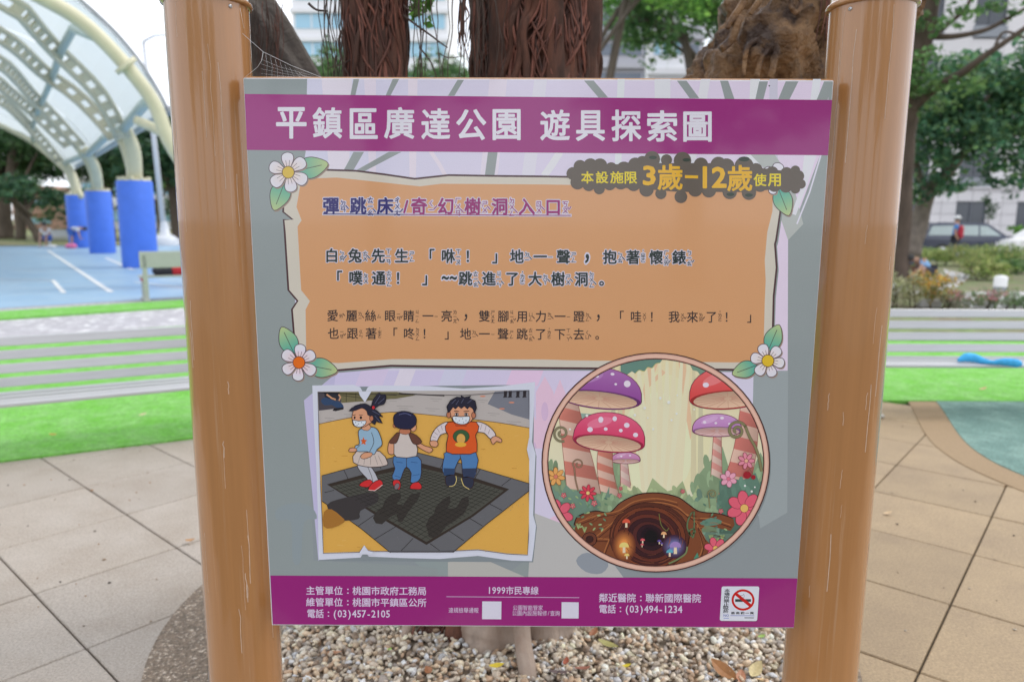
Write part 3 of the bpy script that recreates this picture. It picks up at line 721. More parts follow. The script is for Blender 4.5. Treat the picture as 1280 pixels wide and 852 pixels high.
story_line('story_lettering', [('白', 406.5, 'ㄅㄞˊ'), ('兔', 435.6, 'ㄊㄨˋ'), ('先', 464.7, 'ㄒㄧㄢ'), ('生', 493.8, 'ㄕㄥ'), ('「', 526.5), ('咻', 552, 'ㄒㄧㄡ'), ('！', 581), ('」', 615.5), ('地', 637.8, 'ㄉㄧˋ'), ('一', 667, 'ㄧ'), ('聲', 696, 'ㄕㄥ'), ('，', 725), ('抱', 754, 'ㄅㄠˋ'), ('著', 782.8, 'ㄓㄜ˙'), ('懷', 811.8, 'ㄏㄨㄞˊ'), ('錶', 840.5, 'ㄅㄧㄠˇ')],
           310, 327, .0055, 17.6, DG, HW, .022, 'upper line of dark green story text')
story_line('story_lettering', [('「', 411), ('噗', 436.4, 'ㄆㄨ'), ('通', 465.2, 'ㄊㄨㄥ'), ('！', 493.8), ('」', 528), ('~', 552), ('~', 562), ('跳', 573.6, 'ㄊㄧㄠˋ'), ('進', 602.8, 'ㄐㄧㄣˋ'), ('了', 632, 'ㄌㄜ˙'), ('大', 660.6, 'ㄉㄚˋ'), ('樹', 689.2, 'ㄕㄨˋ'), ('洞', 718.4, 'ㄉㄨㄥˋ'), ('。', 749)],
           337.8, 355, .0055, 17.6, DG, HW, .022, 'second line of dark green story text')
BK = (48, 40, 44)
story_line('story_lettering', [('愛', 409, 'ㄞˋ'), ('麗', 432.8, 'ㄌㄧˋ'), ('絲', 456.5, 'ㄙ'), ('眼', 480.8, 'ㄧㄢˇ'), ('睛', 504.2, 'ㄐㄧㄥ'), ('一', 528, 'ㄧ'), ('亮', 551.5, 'ㄌㄧㄤˋ'), ('，', 575), ('雙', 598.6, 'ㄕㄨㄤ'), ('腳', 622.4, 'ㄐㄧㄠˇ'), ('用', 646, 'ㄩㄥˋ'), ('力', 669.4, 'ㄌㄧˋ'), ('一', 693.2, 'ㄧ'), ('蹬', 716.8, 'ㄉㄥˋ'), ('，', 740.5), ('「', 766), ('哇', 788, 'ㄨㄚ'), ('！', 811.5), ('我', 835.6, 'ㄨㄛˇ'), ('來', 858.6, 'ㄌㄞˊ'), ('了', 882.4, 'ㄌㄜ˙'), ('！', 905), ('」', 934)],
           386.6, 401, .0035, 14.6, BK, None, .008, 'third line of thin black story text')
story_line('story_lettering', [('也', 410, 'ㄧㄝˇ'), ('跟', 433.8, 'ㄍㄣ'), ('著', 457.2, 'ㄓㄜ˙'), ('「', 483), ('咚', 504.4, 'ㄉㄨㄥ'), ('！', 527.5), ('」', 556), ('地', 575.2, 'ㄉㄧˋ'), ('一', 598.6, 'ㄧ'), ('聲', 622, 'ㄕㄥ'), ('跳', 645.8, 'ㄊㄧㄠˋ'), ('了', 669, 'ㄌㄜ˙'), ('下', 693, 'ㄒㄧㄚˋ'), ('去', 716.6, 'ㄑㄩˋ'), ('。', 744)],
           408.8, 423, .0035, 14.6, BK, None, .008, 'last line of thin black story text')

# ---- footer text
LY[0] = P1
def row_text(A, s, x0, x1, y0, y1, col, off=.01, latin=.56, slope=.005):
    wts = [(latin if ord(c) < 128 else 1.0) for c in s]; tot = sum(wts); x = x0
    for c, w_ in zip(s, wts):
        dx = (x1-x0)*w_/tot; dy = (x-x0)*slope
        if c in '()/-' or ord(c) < 128:
            V, _ = glyph(c, 0.0)
            if V:
                bx = max(v[0] for v in V); em = (y1-y0)*1.1
                ax = min(v[0] for v in V); cx_ = x+dx/2; wv = (bx-ax)*em*1.0
                by = max(v[1] for v in V); ay = min(v[1] for v in V)
                base = y1-(y1-y0)*.08+dy; em2 = em*1.08
                put_glyph(A, c, cx_-wv/2, base-by*em2, cx_+wv/2, base-ay*em2, col, off, True)
        elif c == '：': put_glyph(A, c, x+dx*.44, y0+dy+(y1-y0)*.28, x+dx*.60, y1+dy-(y1-y0)*.14, col, off, True)
        else: put_glyph(A, c, x, y0+dy-.3, x+dx, y1+dy+.6, col, off)
        x += dx
FW = (208, 192, 216)
A = Art('footer_lettering', label='pale lettering at the left of the foot band')
row_text(A, '主管單位：桃園市政府工務局', 382.4, 533.4, 732, 742.4, FW, .014)
row_text(A, '維管單位：桃園市平鎮區公所', 382.4, 533.4, 746.4, 756.8, FW, .014)
row_text(A, '電話：(03)457-2105', 383.6, 488, 760.6, 771.2, FW, .014); A.done()
A = Art('footer_lettering', label='pale hotline lettering in the middle of the foot band')
row_text(A, '1999市民專線', 609, 673.4, 732, 742, FW, .012); A.line([(558, 745), (724, 746.2)], .8, (196, 164, 196))
row_text(A, '違規檢舉通報', 560.6, 598.4, 758.6, 764.8, FW, 0); row_text(A, '公園智能管家', 640.8, 678.8, 755.6, 761.6, FW, 0); row_text(A, '公園內設施報修/查詢', 640, 700, 762.2, 768.4, FW, 0)
A.poly([(602.8, 750.8), (626.8, 751), (626.6, 773.2), (602.6, 773)], (206, 202, 216)); A.poly([(702, 751.8), (723.4, 752), (723.2, 772.2), (701.8, 772)], (206, 202, 216)); A.done()
A = Art('footer_lettering', label='pale hospital lettering at the right of the foot band')
row_text(A, '鄰近醫院：聯新國際醫院', 748.4, 876.4, 740.8, 751.6, FW, .014); row_text(A, '電話：(03)494-1234', 748.4, 853, 754.8, 765.4, FW, .014); A.done()

# ---- no smoking sticker
LY[0] = P1
A = Art('no_smoking_sticker', T=(890, 725, 14.2), label='white square sticker with red no smoking ring')
cr = []
for (cx_, cy_, a0) in [(805, 135, -90), (770, 685, 0), (170, 680, 90), (202, 135, 180)]:
    for k in range(5): a = rad(a0+k*22.5); cr.append((cx_+32*math.cos(a), cy_+32*math.sin(a)))
A.poly([(p[0]+6, p[1]+8) for p in cr], (96, 26, 80)); A.poly(cr, (206, 208, 222))
A.ell(550, 343, 204, 190, (184, 20, 24), n=36); A.ell(550, 343, 166, 150, (208, 210, 224), n=32)
A.poly([(410, 328), (690, 328), (690, 376), (410, 376)], (52, 58, 60)); A.line([(500, 262), (545, 262), (565, 236)], .6, (120, 124, 140)); A.line([(530, 300), (575, 290), (568, 250)], .5, (120, 124, 140))
A.poly([(402, 252), (440, 214), (702, 424), (666, 468)], (184, 20, 24))
y = 146
for ch in '本場所禁止吸菸':
    x_ = 270-(y-150)*.07; A.T = (890, 725, 14.2)
    put_glyph(A, ch, 890+(x_-50)/14.2, 725+y/14.2, 890+(x_+46)/14.2, 725+(y+60)/14.2, (40, 44, 50), .02, True); y += 61
x = 338
for ch in '最高罰一萬': put_glyph(A, ch, 890+x/14.2, 725+(552 if ch != '一' else 572)/14.2, 890+(x+66)/14.2, 725+(596 if ch != '一' else 578)/14.2, (40, 44, 50), .02, True); x += 84
for ch, x in (('N', 205), ('O', 255)): put_glyph(A, ch, 890+x/14.2, 725+596/14.2, 890+(x+42)/14.2, 725+638/14.2, (60, 80, 160), .01, True)
A.line([(205, 665), (298, 665)], .8, (120, 132, 190)); A.line([(328, 619), (748, 622)], 1.0, (140, 146, 190))
A.line([(575, 658), (742, 660)], 1.1, (96, 100, 112)); A.done()

# ---- picture of three children on an in-ground trampoline (own grid: enlarged 3.34x)
LY[0] = P1
K = (370, 465, 3.34)
A = Art('picture_border', T=K, label='white torn-paper border of the trampoline picture')
A.poly([(78, 62), (995, 52), (992, 300), (1004, 350), (996, 600), (1006, 645), (990, 792), (96, 786), (90, 400)], (128, 136, 140))
A.poly([(68, 55), (240, 52), (268, 62), (285, 92), (300, 62), (320, 54), (560, 58), (700, 68), (860, 58), (998, 40), (992, 180), (985, 290), (1000, 340), (994, 470), (990, 595), (1002, 640), (994, 720), (985, 787), (900, 785), (760, 765), (600, 778), (440, 774), (305, 768), (286, 745), (270, 772), (95, 782), (92, 600), (85, 400), (74, 200)], (204, 206, 226))
A.done()
inner = [(92, 83), (255, 90), (270, 95), (289, 123), (310, 90), (500, 92), (700, 95), (860, 84), (972, 75), (975, 200), (975, 270), (965, 320), (976, 372), (972, 480), (975, 600), (970, 700), (967, 760), (880, 755), (760, 738), (600, 746), (320, 745), (300, 740), (285, 721), (266, 748), (115, 753), (110, 600), (100, 400), (96, 200)]
clipK = [(K[0]+x/K[2], K[1]+y/K[2]) for x, y in [(90, 80), (975, 74), (972, 762), (112, 756)]]
A = Art('children_picture', T=K, clip=clipK, label='printed picture of three masked children jumping on an in-ground trampoline')
YG = (212, 162, 78); YG2 = (204, 148, 66)
A.poly(inner, YG)
A.poly([(85, 70), (985, 70), (985, 234), (860, 212), (720, 194), (600, 182), (500, 172), (400, 166), (300, 178), (200, 194), (95, 216)], (176, 168, 164))
A.poly([(830, 80), (985, 70), (985, 200), (900, 176), (800, 132)], (116, 118, 128))
for x, y, L in [(120, 190, 40), (200, 175, 60), (300, 150, 50), (420, 140, 70), (540, 150, 60), (560, 110, 50), (700, 150, 60), (800, 170, 50), (880, 205, 60), (380, 110, 60), (640, 165, 40), (760, 115, 40)]:
    A.line([(x, y), (x+L, y+3)], .5, (138, 130, 128)); A.line([(x+10, y+9), (x+L*.7, y+11)], .5, (146, 138, 134))
A.line([(95, 216), (200, 194), (300, 178), (400, 166), (500, 172), (600, 182), (720, 194), (860, 212), (985, 234)], .8, (92, 70, 50), 3)
A.poly([(110, 82), (420, 82), (500, 96), (420, 110), (190, 128), (180, 90)], (108, 102, 72)); A.line([(190, 96), (360, 118)], .8, (60, 56, 44)); A.line([(210, 86), (210, 124)], .7, (60, 56, 44)); A.line([(250, 86), (250, 120)], .7, (60, 56, 44)); A.line([(330, 90), (420, 96)], .8, (60, 56, 44)); A.line([(430, 88), (620, 98)], 1.4, (50, 46, 42))
A.poly([(92, 82), (180, 84), (190, 120), (180, 150), (96, 160)], (70, 66, 74)); A.poly([(118, 84), (182, 86), (176, 112), (150, 120), (120, 104)], (38, 40, 50))
A.poly([(104, 118), (122, 104), (160, 118), (190, 128), (200, 150), (176, 152), (150, 136), (120, 138)], (46, 68, 100), 2); A.poly([(160, 150), (196, 146), (200, 154), (166, 162), (152, 160)], (30, 30, 38)); A.line([(128, 92), (150, 108), (166, 114)], 2.0, (196, 146, 112)); A.line([(178, 92), (186, 104), (180, 118)], 1.8, (196, 146, 112))
for x in (868, 888, 920, 948): A.poly([(x, 78), (x+14, 78), (x+12, 100), (x+16, 104), (x-4, 106), (x, 98)], (42, 38, 44))
for x, y in [(720, 112), (900, 126), (860, 152), (780, 100)]: A.ell(x, y, 12, 3, (206, 132, 104))
for k in range(70):
    x = random.uniform(110, 960); y = random.uniform(210, 740); L = random.uniform(8, 26)
    if 260 < x < 900 and 330 < y < 720: continue
    A.line([(x, y), (x+L, y+random.uniform(-2, 2))], .5, random.choice([(190, 128, 56), (182, 120, 50), (224, 180, 104)]))
for k in range(420):
    x = random.uniform(100, 972); y = random.uniform(190, 750); A.ell(x, y, 1.5, 1.1, random.choice([(184, 134, 62), (226, 184, 104), (196, 142, 66)]), n=5)
# tiles round the jumping bed
TL = (98, 98, 102)
A.poly([(108, 430), (300, 378), (500, 332), (700, 382), (985, 466), (985, 484), (800, 628), (655, 750), (395, 750), (270, 648), (110, 536)], TL)
for k in range(260):
    x = random.uniform(110, 975); y = random.uniform(340, 745); A.ell(x, y, 1.6, 1.2, random.choice([(80, 80, 86), (118, 118, 122)]), n=5) if abs((y-540)/210)+abs((x-540)/440) > .78 and abs((y-540)/210)+abs((x-540)/440) < 1.0 else None
OL = (40, 36, 36)
A.line([(108, 430), (300, 378), (500, 332), (700, 382), (985, 466)], .7, OL); A.line([(110, 536), (270, 648), (395, 750)], .8, OL); A.line([(985, 484), (800, 628), (655, 750)], .8, OL)
A.poly([(130, 466), (300, 420), (500, 372), (700, 424), (890, 486), (740, 600), (545, 718), (330, 592)], (52, 44, 40))
A.poly([(150, 474), (300, 436), (500, 392), (700, 440), (868, 492), (730, 596), (545, 706), (340, 586)], (74, 74, 68))
p00, p10, p11, p01 = (150, 474), (500, 392), (868, 492), (545, 706)
lp = lambda a, b_, t: (a[0]+(b_[0]-a[0])*t, a[1]+(b_[1]-a[1])*t)
for k in range(1, 20):
    t = k/20; A.line([lp(p00, p10, t), lp(p01, p11, t)], .45, (50, 50, 46)); A.line([lp(p00, p01, t), lp(p10, p11, t)], .45, (50, 50, 46))
for a, b_ in [((200, 404), (218, 442)), ((340, 368), (356, 402)), ((620, 362), (604, 398)), ((770, 402), (748, 440)), ((900, 440), (858, 472)), ((196, 596), (240, 552)), ((330, 694), (420, 640)), ((260, 640), (330, 592)), ((440, 742), (490, 690)), ((600, 742), (560, 712)), ((700, 700), (640, 660)), ((780, 640), (720, 604)), ((860, 574), (810, 548)), ((120, 500), (160, 490))]: A.line([a, b_], .6, OL)
# shadows printed in the picture
SH = (54, 50, 48)
A.poly([(130, 552), (210, 520), (330, 500), (340, 540), (270, 576), (262, 610), (180, 612)], (58, 54, 56), 3); A.poly([(118, 580), (150, 570), (190, 600), (204, 622), (150, 648), (116, 640)], (158, 108, 48), 2)
A.poly([(322, 606), (336, 580), (362, 560), (372, 532), (400, 506), (436, 500), (440, 520), (420, 548), (448, 552), (480, 506), (520, 502), (510, 530), (470, 580), (444, 622), (428, 622), (420, 590), (396, 600), (360, 632), (334, 628)], SH, 1)
A.poly([(552, 664), (542, 636), (560, 600), (576, 590), (584, 560), (612, 530), (642, 512), (646, 540), (632, 566), (668, 566), (694, 522), (720, 516), (722, 548), (700, 590), (660, 620), (628, 640), (600, 676), (572, 690), (554, 684)], SH, 1)
SK = (206, 148, 116); SKD = (178, 112, 84); HR = (34, 34, 52); MK = (206, 212, 220); JN = (74, 118, 168); RD = (196, 44, 48); IN = (52, 36, 36)
for k in range(1, 20):
    t = k/20; A.line([lp(p00, p10, t), lp(p01, p11, t)], .4, (38, 38, 36)); A.line([lp(p00, p01, t), lp(p10, p11, t)], .4, (38, 38, 36))
# girl
A.fo([(258, 385), (300, 388), (320, 400), (344, 446), (336, 460), (312, 462), (296, 440), (268, 410)], (176, 176, 184), IN, .8, 2)
A.line([(300, 392), (316, 430), (322, 456)], .6, IN)
A.fo([(264, 470), (284, 452), (310, 446), (322, 460), (316, 474), (290, 478)], RD, IN, .8, 2); A.fo([(302, 488), (318, 462), (350, 446), (364, 464), (346, 486), (318, 494)], RD, IN, .8, 2); A.line([(304, 490), (330, 492), (362, 468)], .7, (214, 200, 196))
A.fo([(254, 328), (350, 328), (384, 376), (372, 388), (336, 394), (290, 392), (240, 374)], (196, 180, 172), IN, .9, 2)
for x0, x1 in [(270, 258), (290, 284), (312, 312), (330, 342), (344, 362)]: A.line([(x0, 346), (x1, 384)], .5, (132, 116, 112))
A.fo([(262, 242), (300, 228), (334, 232), (352, 262), (360, 300), (340, 320), (326, 342), (300, 330), (254, 328), (248, 306), (266, 296)], (140, 170, 192), IN, .9, 3)
A.line([(316, 250), (326, 290), (308, 330)], .7, IN, 3); A.line([(270, 300), (252, 318)], .6, IN); A.fo([(222, 330), (226, 316), (246, 314), (256, 322), (248, 330)], SK, IN, .7, 2); A.fo([(270, 350), (286, 334), (318, 334), (314, 350), (282, 360)], SK, IN, .7, 2)
A.poly([(282, 268), (287, 280), (298, 282), (290, 290), (292, 302), (282, 296), (273, 300), (277, 289), (270, 281), (279, 280)], (200, 88, 40))
A.fo([(276, 236), (280, 220), (300, 214), (314, 228), (300, 242)], SK, IN, .6, 2)
A.fo([(236, 176), (246, 152), (280, 140), (322, 160), (326, 200), (306, 214), (280, 228), (244, 222), (236, 200)], SK, IN, .8, 3)
A.fo([(222, 160), (250, 138), (290, 130), (322, 148), (340, 160), (364, 186), (346, 182), (362, 212), (336, 204), (330, 218), (310, 200), (312, 184), (300, 176), (296, 160), (276, 148), (250, 158)], HR, (20, 18, 28), .7, 2)
A.fo([(316, 148), (320, 120), (334, 98), (348, 84), (356, 92), (374, 94), (376, 112), (368, 132), (346, 138), (330, 150)], HR, (20, 18, 28), .7, 2)
for a, b_ in [((330, 130), (352, 96)), ((344, 130), (370, 108)), ((330, 180), (352, 206)), ((320, 160), (350, 176))]: A.line([a, b_], .5, (92, 96, 124))
A.ell(324, 146, 6, 7, (190, 40, 50)); A.fo([(308, 186), (320, 180), (324, 196), (312, 204)], SKD, IN, .6, 2)
A.fo([(238, 198), (262, 202), (292, 200), (290, 216), (270, 228), (246, 222)], MK, IN, .8, 2)
for x, y in [(250, 208), (262, 214), (274, 208), (282, 216), (256, 220)]: A.ell(x, y, 2, 2.4, (92, 102, 116), n=6)
A.ell(246, 188, 4, 5.5, (30, 24, 30)); A.ell(272, 188, 5, 6, (30, 24, 30)); A.line([(238, 178), (250, 176)], .7, IN); A.line([(264, 176), (280, 178)], .7, IN)
# boy seen from the back
A.fo([(408, 350), (510, 350), (524, 390), (520, 440), (500, 458), (478, 456), (482, 420), (462, 392), (446, 420), (436, 446), (410, 448), (402, 430), (414, 400)], JN, IN, .9, 2)
A.line([(462, 356), (462, 392)], .7, IN); A.line([(420, 372), (446, 376)], .5, (36, 60, 100)); A.line([(480, 372), (508, 376)], .5, (36, 60, 100)); A.line([(412, 430), (436, 436)], .5, (36, 60, 100)); A.line([(486, 430), (516, 424)], .5, (36, 60, 100))
A.fo([(404, 462), (410, 448), (430, 448), (438, 466), (432, 488), (416, 482)], RD, IN, .8, 2); A.ell(422, 474, 10, 14, (120, 104, 112), .5, oc=IN, wd=.6); A.fo([(476, 482), (486, 462), (512, 456), (526, 474), (520, 486), (494, 486)], RD, IN, .8, 2)
A.fo([(386, 302), (392, 286), (410, 290), (412, 330), (404, 342), (388, 338), (384, 320)], SK, IN, .8, 2); A.fo([(508, 290), (540, 306), (562, 312), (572, 322), (560, 334), (540, 328), (506, 306)], SK, IN, .8, 2)
A.fo([(420, 252), (480, 250), (500, 290), (504, 348), (420, 352), (410, 320), (412, 280)], (196, 184, 178), IN, .9, 2)
A.fo([(424, 250), (404, 270), (388, 292), (410, 296), (422, 290), (434, 256)], (98, 62, 52), IN, .8, 2); A.fo([(472, 250), (504, 262), (526, 288), (510, 300), (490, 296), (478, 274)], (98, 62, 52), IN, .8, 2)
A.fo([(436, 236), (474, 236), (478, 250), (460, 258), (434, 252)], SKD, IN, .6, 2); A.fo([(486, 214), (500, 212), (502, 236), (490, 246), (480, 238)], SK, IN, .7, 2); A.ell(413, 220, 7, 10, SKD, oc=IN, wd=.6)
A.fo([(408, 200), (412, 176), (440, 162), (476, 166), (500, 184), (502, 212), (492, 226), (474, 236), (436, 234), (414, 222)], (32, 34, 62), (18, 18, 30), .9, 3); A.line([(430, 176), (458, 170), (482, 180)], .7, (92, 98, 140), 3)
# boy in the orange shirt
A.fo([(630, 330), (752, 334), (754, 400), (742, 440), (700, 436), (694, 396), (688, 354), (664, 400), (660, 430), (618, 424), (612, 390), (620, 350)], JN, IN, .9, 2)
A.poly([(616, 398), (662, 400), (660, 432), (618, 428)], (44, 66, 100)); A.poly([(694, 400), (754, 398), (744, 442), (700, 438)], (48, 58, 84)); A.line([(686, 344), (686, 362)], .7, IN)
A.fo([(628, 430), (664, 428), (670, 450), (656, 474), (630, 470), (624, 450)], (44, 48, 66), IN, .9, 2); A.line([(640, 474), (660, 470), (670, 450), (668, 430)], .9, (206, 186, 120), 3); A.fo([(696, 438), (740, 440), (740, 472), (724, 484), (704, 476)], (44, 48, 66), IN, .9, 2); A.line([(690, 440), (700, 470), (724, 486)], .9, (206, 186, 120), 3)
A.fo([(634, 206), (596, 222), (572, 250), (562, 282), (586, 290), (604, 260), (634, 246)], (206, 194, 196), IN, .9, 3); A.fo([(752, 206), (790, 214), (822, 240), (834, 264), (812, 276), (786, 252), (752, 244)], (206, 194, 196), IN, .9, 3)
for P in [[(606, 220), (612, 240)], [(590, 232), (600, 250)], [(578, 248), (592, 260)], [(570, 266), (586, 272)], [(776, 216), (770, 238)], [(794, 222), (788, 244)], [(810, 236), (802, 256)]]: A.line(P, .5, (130, 110, 114))
A.fo([(560, 286), (584, 284), (594, 296), (586, 310), (564, 306)], SK, IN, .8, 2); A.fo([(814, 276), (832, 264), (858, 278), (856, 292), (838, 286), (824, 300), (816, 290)], SK, IN, .8, 2)
A.fo([(636, 206), (752, 206), (760, 244), (750, 262), (756, 330), (690, 340), (628, 330), (636, 262), (626, 244)], (206, 84, 36), IN, 1.0, 2)
A.ell(690, 266, 34, 28, (52, 88, 56), n=22, oc=IN, wd=.6); A.ell(689, 276, 19, 22, (206, 158, 84), oc=IN, wd=.5); A.ell(688, 300, 24, 10, (214, 164, 60), n=14)
A.fo([(660, 210), (720, 208), (712, 222), (668, 222)], (190, 72, 34), IN, .6)
A.fo([(644, 166), (650, 140), (690, 128), (736, 140), (742, 166), (734, 200), (700, 216), (660, 206)], SK, IN, .9, 3)
A.ell(638, 176, 9, 13, SKD, oc=IN, wd=.7); A.ell(742, 178, 9, 13, SKD, oc=IN, wd=.7)
A.fo([(636, 168), (630, 142), (646, 116), (672, 102), (690, 104), (688, 96), (704, 104), (730, 98), (724, 108), (748, 118), (754, 146), (746, 172), (738, 150), (726, 142), (716, 152), (704, 140), (690, 150), (678, 140), (666, 152), (656, 144), (644, 160)], HR, (20, 18, 28), .9)
for a, b_ in [((650, 130), (668, 112)), ((690, 128), (700, 110)), ((716, 128), (734, 114)), ((668, 134), (680, 116))]: A.line([a, b_], .5, (92, 96, 124))
A.fo([(656, 182), (690, 184), (724, 182), (722, 204), (704, 216), (676, 214), (658, 202)], MK, IN, .9, 2)
for x, y in [(668, 192), (682, 200), (696, 192), (710, 200), (676, 208), (700, 208)]: A.ell(x, y, 2.2, 2.2, (92, 104, 126), n=6)
for x in (671, 711): A.ell(x, 174, 8, 6, (206, 204, 204), oc=IN, wd=.6); A.ell(x, 174, 4.5, 5.5, (60, 50, 58), n=10)
A.line([(660, 160), (682, 162)], .9, (40, 26, 26)); A.line([(700, 162), (724, 160)], .9, (40, 26, 26))
A.line(inner, .7, (60, 54, 60), 0, True)
# torn notches are paper again
NT = (204, 206, 226)
A.poly([(262, 78), (316, 78), (308, 92), (289, 124), (268, 96)], NT); A.poly([(262, 760), (268, 747), (285, 720), (302, 742), (322, 746), (322, 760)], NT); A.poly([(990, 272), (973, 272), (964, 320), (976, 372), (990, 372)], NT)
A.done()

# ---- round picture of a storybook mushroom wood (own grid: enlarged 2.839x)
LY[0] = P1
Z = (670, 430, 2.839)
A = Art('round_picture_rim', T=Z, label='pink round rim of the mushroom wood picture')
A.ell(432, 426, 402, 388, (126, 134, 136), n=72)
A.ell(425, 419, 406, 390, (72, 44, 44), n=72); A.ell(425, 419, 401, 385.5, (208, 164, 146), n=72); A.ell(425, 419, 396, 381, (218, 178, 160), n=72); A.ell(425, 419, 388, 372, (206, 156, 138), n=72); A.ell(425, 419, 385, 369, (72, 44, 44), n=72)
A.done()
clipZ = [(Z[0]+(425+381*math.cos(a*math.pi/32))/Z[2], Z[1]+(419+365*math.sin(a*math.pi/32))/Z[2]) for a in range(64)]
A = Art('mushroom_wood_picture', T=Z, clip=clipZ, label='printed round picture of spotted mushrooms, flowers and a hollow burrow')
A.poly([(0, 0), (860, 0), (860, 860), (0, 860)], grad((222, 206, 164), (214, 212, 186), (670+420/2.839, 440), (670+420/2.839, 640)))
A.ell(430, 330, 190, 230, (222, 212, 172)); A.ell(430, 360, 130, 190, (224, 218, 182))
TP = (222, 184, 150)
for P in [[(400, 60), (436, 60), (400, 160), (380, 300), (350, 400), (336, 400), (362, 250), (384, 140)], [(505, 60), (530, 60), (540, 160), (556, 300), (548, 340), (530, 250)], [(392, 180), (404, 176), (402, 400), (388, 400)], [(300, 60), (330, 60), (300, 420), (280, 420)], [(446, 90), (462, 100), (404, 150), (398, 142)]]: A.poly(P, TP)
G1 = (112, 140, 122); G2 = (136, 158, 124); G3 = (96, 128, 112); G4 = (158, 172, 130)
def bush(x0, x1, y, h, c, n, seedv):
    r_ = random.Random(seedv); P = [(x0, y+h)]
    for k in range(n+1):
        x = x0+(x1-x0)*k/n; P.append((x, y+r_.uniform(-.15, .15)*h+(0 if k % 2 else .14*h)))
    P += [(x1, y+h)]; dk_ = tuple(int(v*.78) for v in c); g_ = grad(c, dk_, A.tr((0, y)), A.tr((0, y+h))); A.poly(P, g_)
    for k in range(n*3+1):
        x = x0+(x1-x0)*k/(n*3); yy = y+r_.uniform(.05, .6)*h; v_ = r_.uniform(.86, 1.10); A.ell(x, yy, (x1-x0)/n*.34, .10*h, tuple(min(225, int(q*v_)) for q in c), r_.uniform(-.4, .4), n=10)
for q_ in range(9):
    x = 330+q_*26; A.poly([(x, 60), (x+10, 60), (x+34-(q_-4)*14, 540), (x-10-(q_-4)*14, 540)], (223, 213, 181) if q_ % 2 else (221, 210, 176))
for x, h_, c_ in [(300, 470, (206, 196, 160)), (560, 460, (206, 196, 160)), (585, 430, (196, 190, 158)), (275, 440, (196, 190, 158))]: A.poly([(x-6, 80), (x+5, 80), (x+10, h_+60), (x-12, h_+60)], c_)
# overhanging foliage
A.poly([(300, 40), (450, 52), (440, 66), (424, 70), (412, 84), (396, 82), (384, 96), (366, 92), (352, 104), (340, 96), (320, 110), (300, 96)], (98, 132, 120)); A.line([(440, 66), (424, 70), (412, 84), (396, 82), (384, 96), (366, 92), (352, 104)], .8, (180, 176, 110), 3)
A.poly([(540, 60), (640, 70), (620, 128), (600, 112), (584, 110), (572, 96), (556, 92)], (112, 142, 124))
bush(40, 300, 420, 300, G2, 9, 1); bush(560, 830, 400, 300, G2, 8, 2); bush(280, 600, 500, 200, G4, 12, 3)
A.poly([(120, 240), (220, 250), (200, 300), (130, 320)], (140, 164, 152))
def stripes(P0, P1, w0, w1, n, c1=(222, 150, 128), c2=(228, 196, 176), bend=0):
    for k in range(n):
        t0, t1 = k/n, (k+1)/n
        def pt(t, s_):
            x = P0[0]+(P1[0]-P0[0])*t+bend*math.sin(math.pi*t); y_ = P0[1]+(P1[1]-P0[1])*t; w_ = w0+(w1-w0)*t; return (x+s_*w_/2, y_+s_*10)
        cc_ = c1 if k % 2 else c2; dk_ = tuple(int(v*.80) for v in cc_); A.poly([pt(t0, -1), pt(t0, 1), pt(t1, 1), pt(t1, -1)], grad(cc_, dk_, A.tr(pt(t0, -.2)), A.tr(pt(t0, 1.1))))
    A.line([(P0[0]-w0/2, P0[1]-8), (P0[0]+(P1[0]-P0[0])*.5+bend-(w0+w1)/4, (P0[1]+P1[1])/2-8), (P1[0]-w1/2, P1[1])], .6, (150, 80, 76), 4)
    A.line([(P0[0]+w0/2, P0[1]+8), (P0[0]+(P1[0]-P0[0])*.5+bend+(w0+w1)/4, (P0[1]+P1[1])/2+8), (P1[0]+w1/2, P1[1])], .6, (150, 80, 76), 4)
def cap(cx, cy, rx, ry, c, under, tilt, spots, gills=12):
    c_, s_ = math.cos(tilt), math.sin(tilt); R_ = lambda x, y: (cx+x*c_-y*s_, cy+x*s_+y*c_)
    P = [R_(rx*math.cos(a), -ry*abs(math.sin(a))**.8) for a in [math.pi*k/16 for k in range(17)]]
    Q = [R_(-rx*math.cos(a), ry*.36*math.sin(a)) for a in [math.pi*k/16 for k in range(1, 16)]]
    dark = tuple(int(v*.72) for v in c)
    lt_ = tuple(min(226, int(v*.78+58)) for v in c); A.poly(P+Q, grad(lt_, c, A.tr(R_(0, -ry)), A.tr(R_(0, ry*.15)))); A.ell(*R_(-rx*.30, -ry*.62), rx*.36, ry*.16, tuple(min(228, int(v*.7+78)) for v in c), tilt-.35, n=18); A.poly([R_(-rx*.98*math.cos(a), ry*.02+ry*.32*math.sin(a)) for a in [math.pi*k/12 for k in range(13)]]+[R_(rx*.98*math.cos(a), ry*.02-ry*.26*math.sin(a)) for a in [math.pi*k/12 for k in range(13)]], dark)
    U = [R_(.90*rx*math.cos(a), ry*.06+ry*.26*math.sin(a)) for a in [2*math.pi*k/26 for k in range(26)]]
    A.poly(U, grad(tuple(int(v*.80) for v in under), under, A.tr(R_(0, -ry*.15)), A.tr(R_(0, ry*.3))))
    for k in range(gills):
        a = 2*math.pi*(k+.5)/gills; A.line([R_(.10*rx*math.cos(a), ry*.02+ry*.05*math.sin(a)), R_(.88*rx*math.cos(a), ry*.06+ry*.25*math.sin(a))], .45, (184, 128, 112))
    A.line(P+Q, .8, (110, 40, 66), 0, True)
    for (x, y, r1, r2) in spots: p = R_(x*rx, y*ry); A.ell(p[0], p[1], r1, r2, (222, 206, 222), tilt, n=14)
UN = (222, 184, 156)
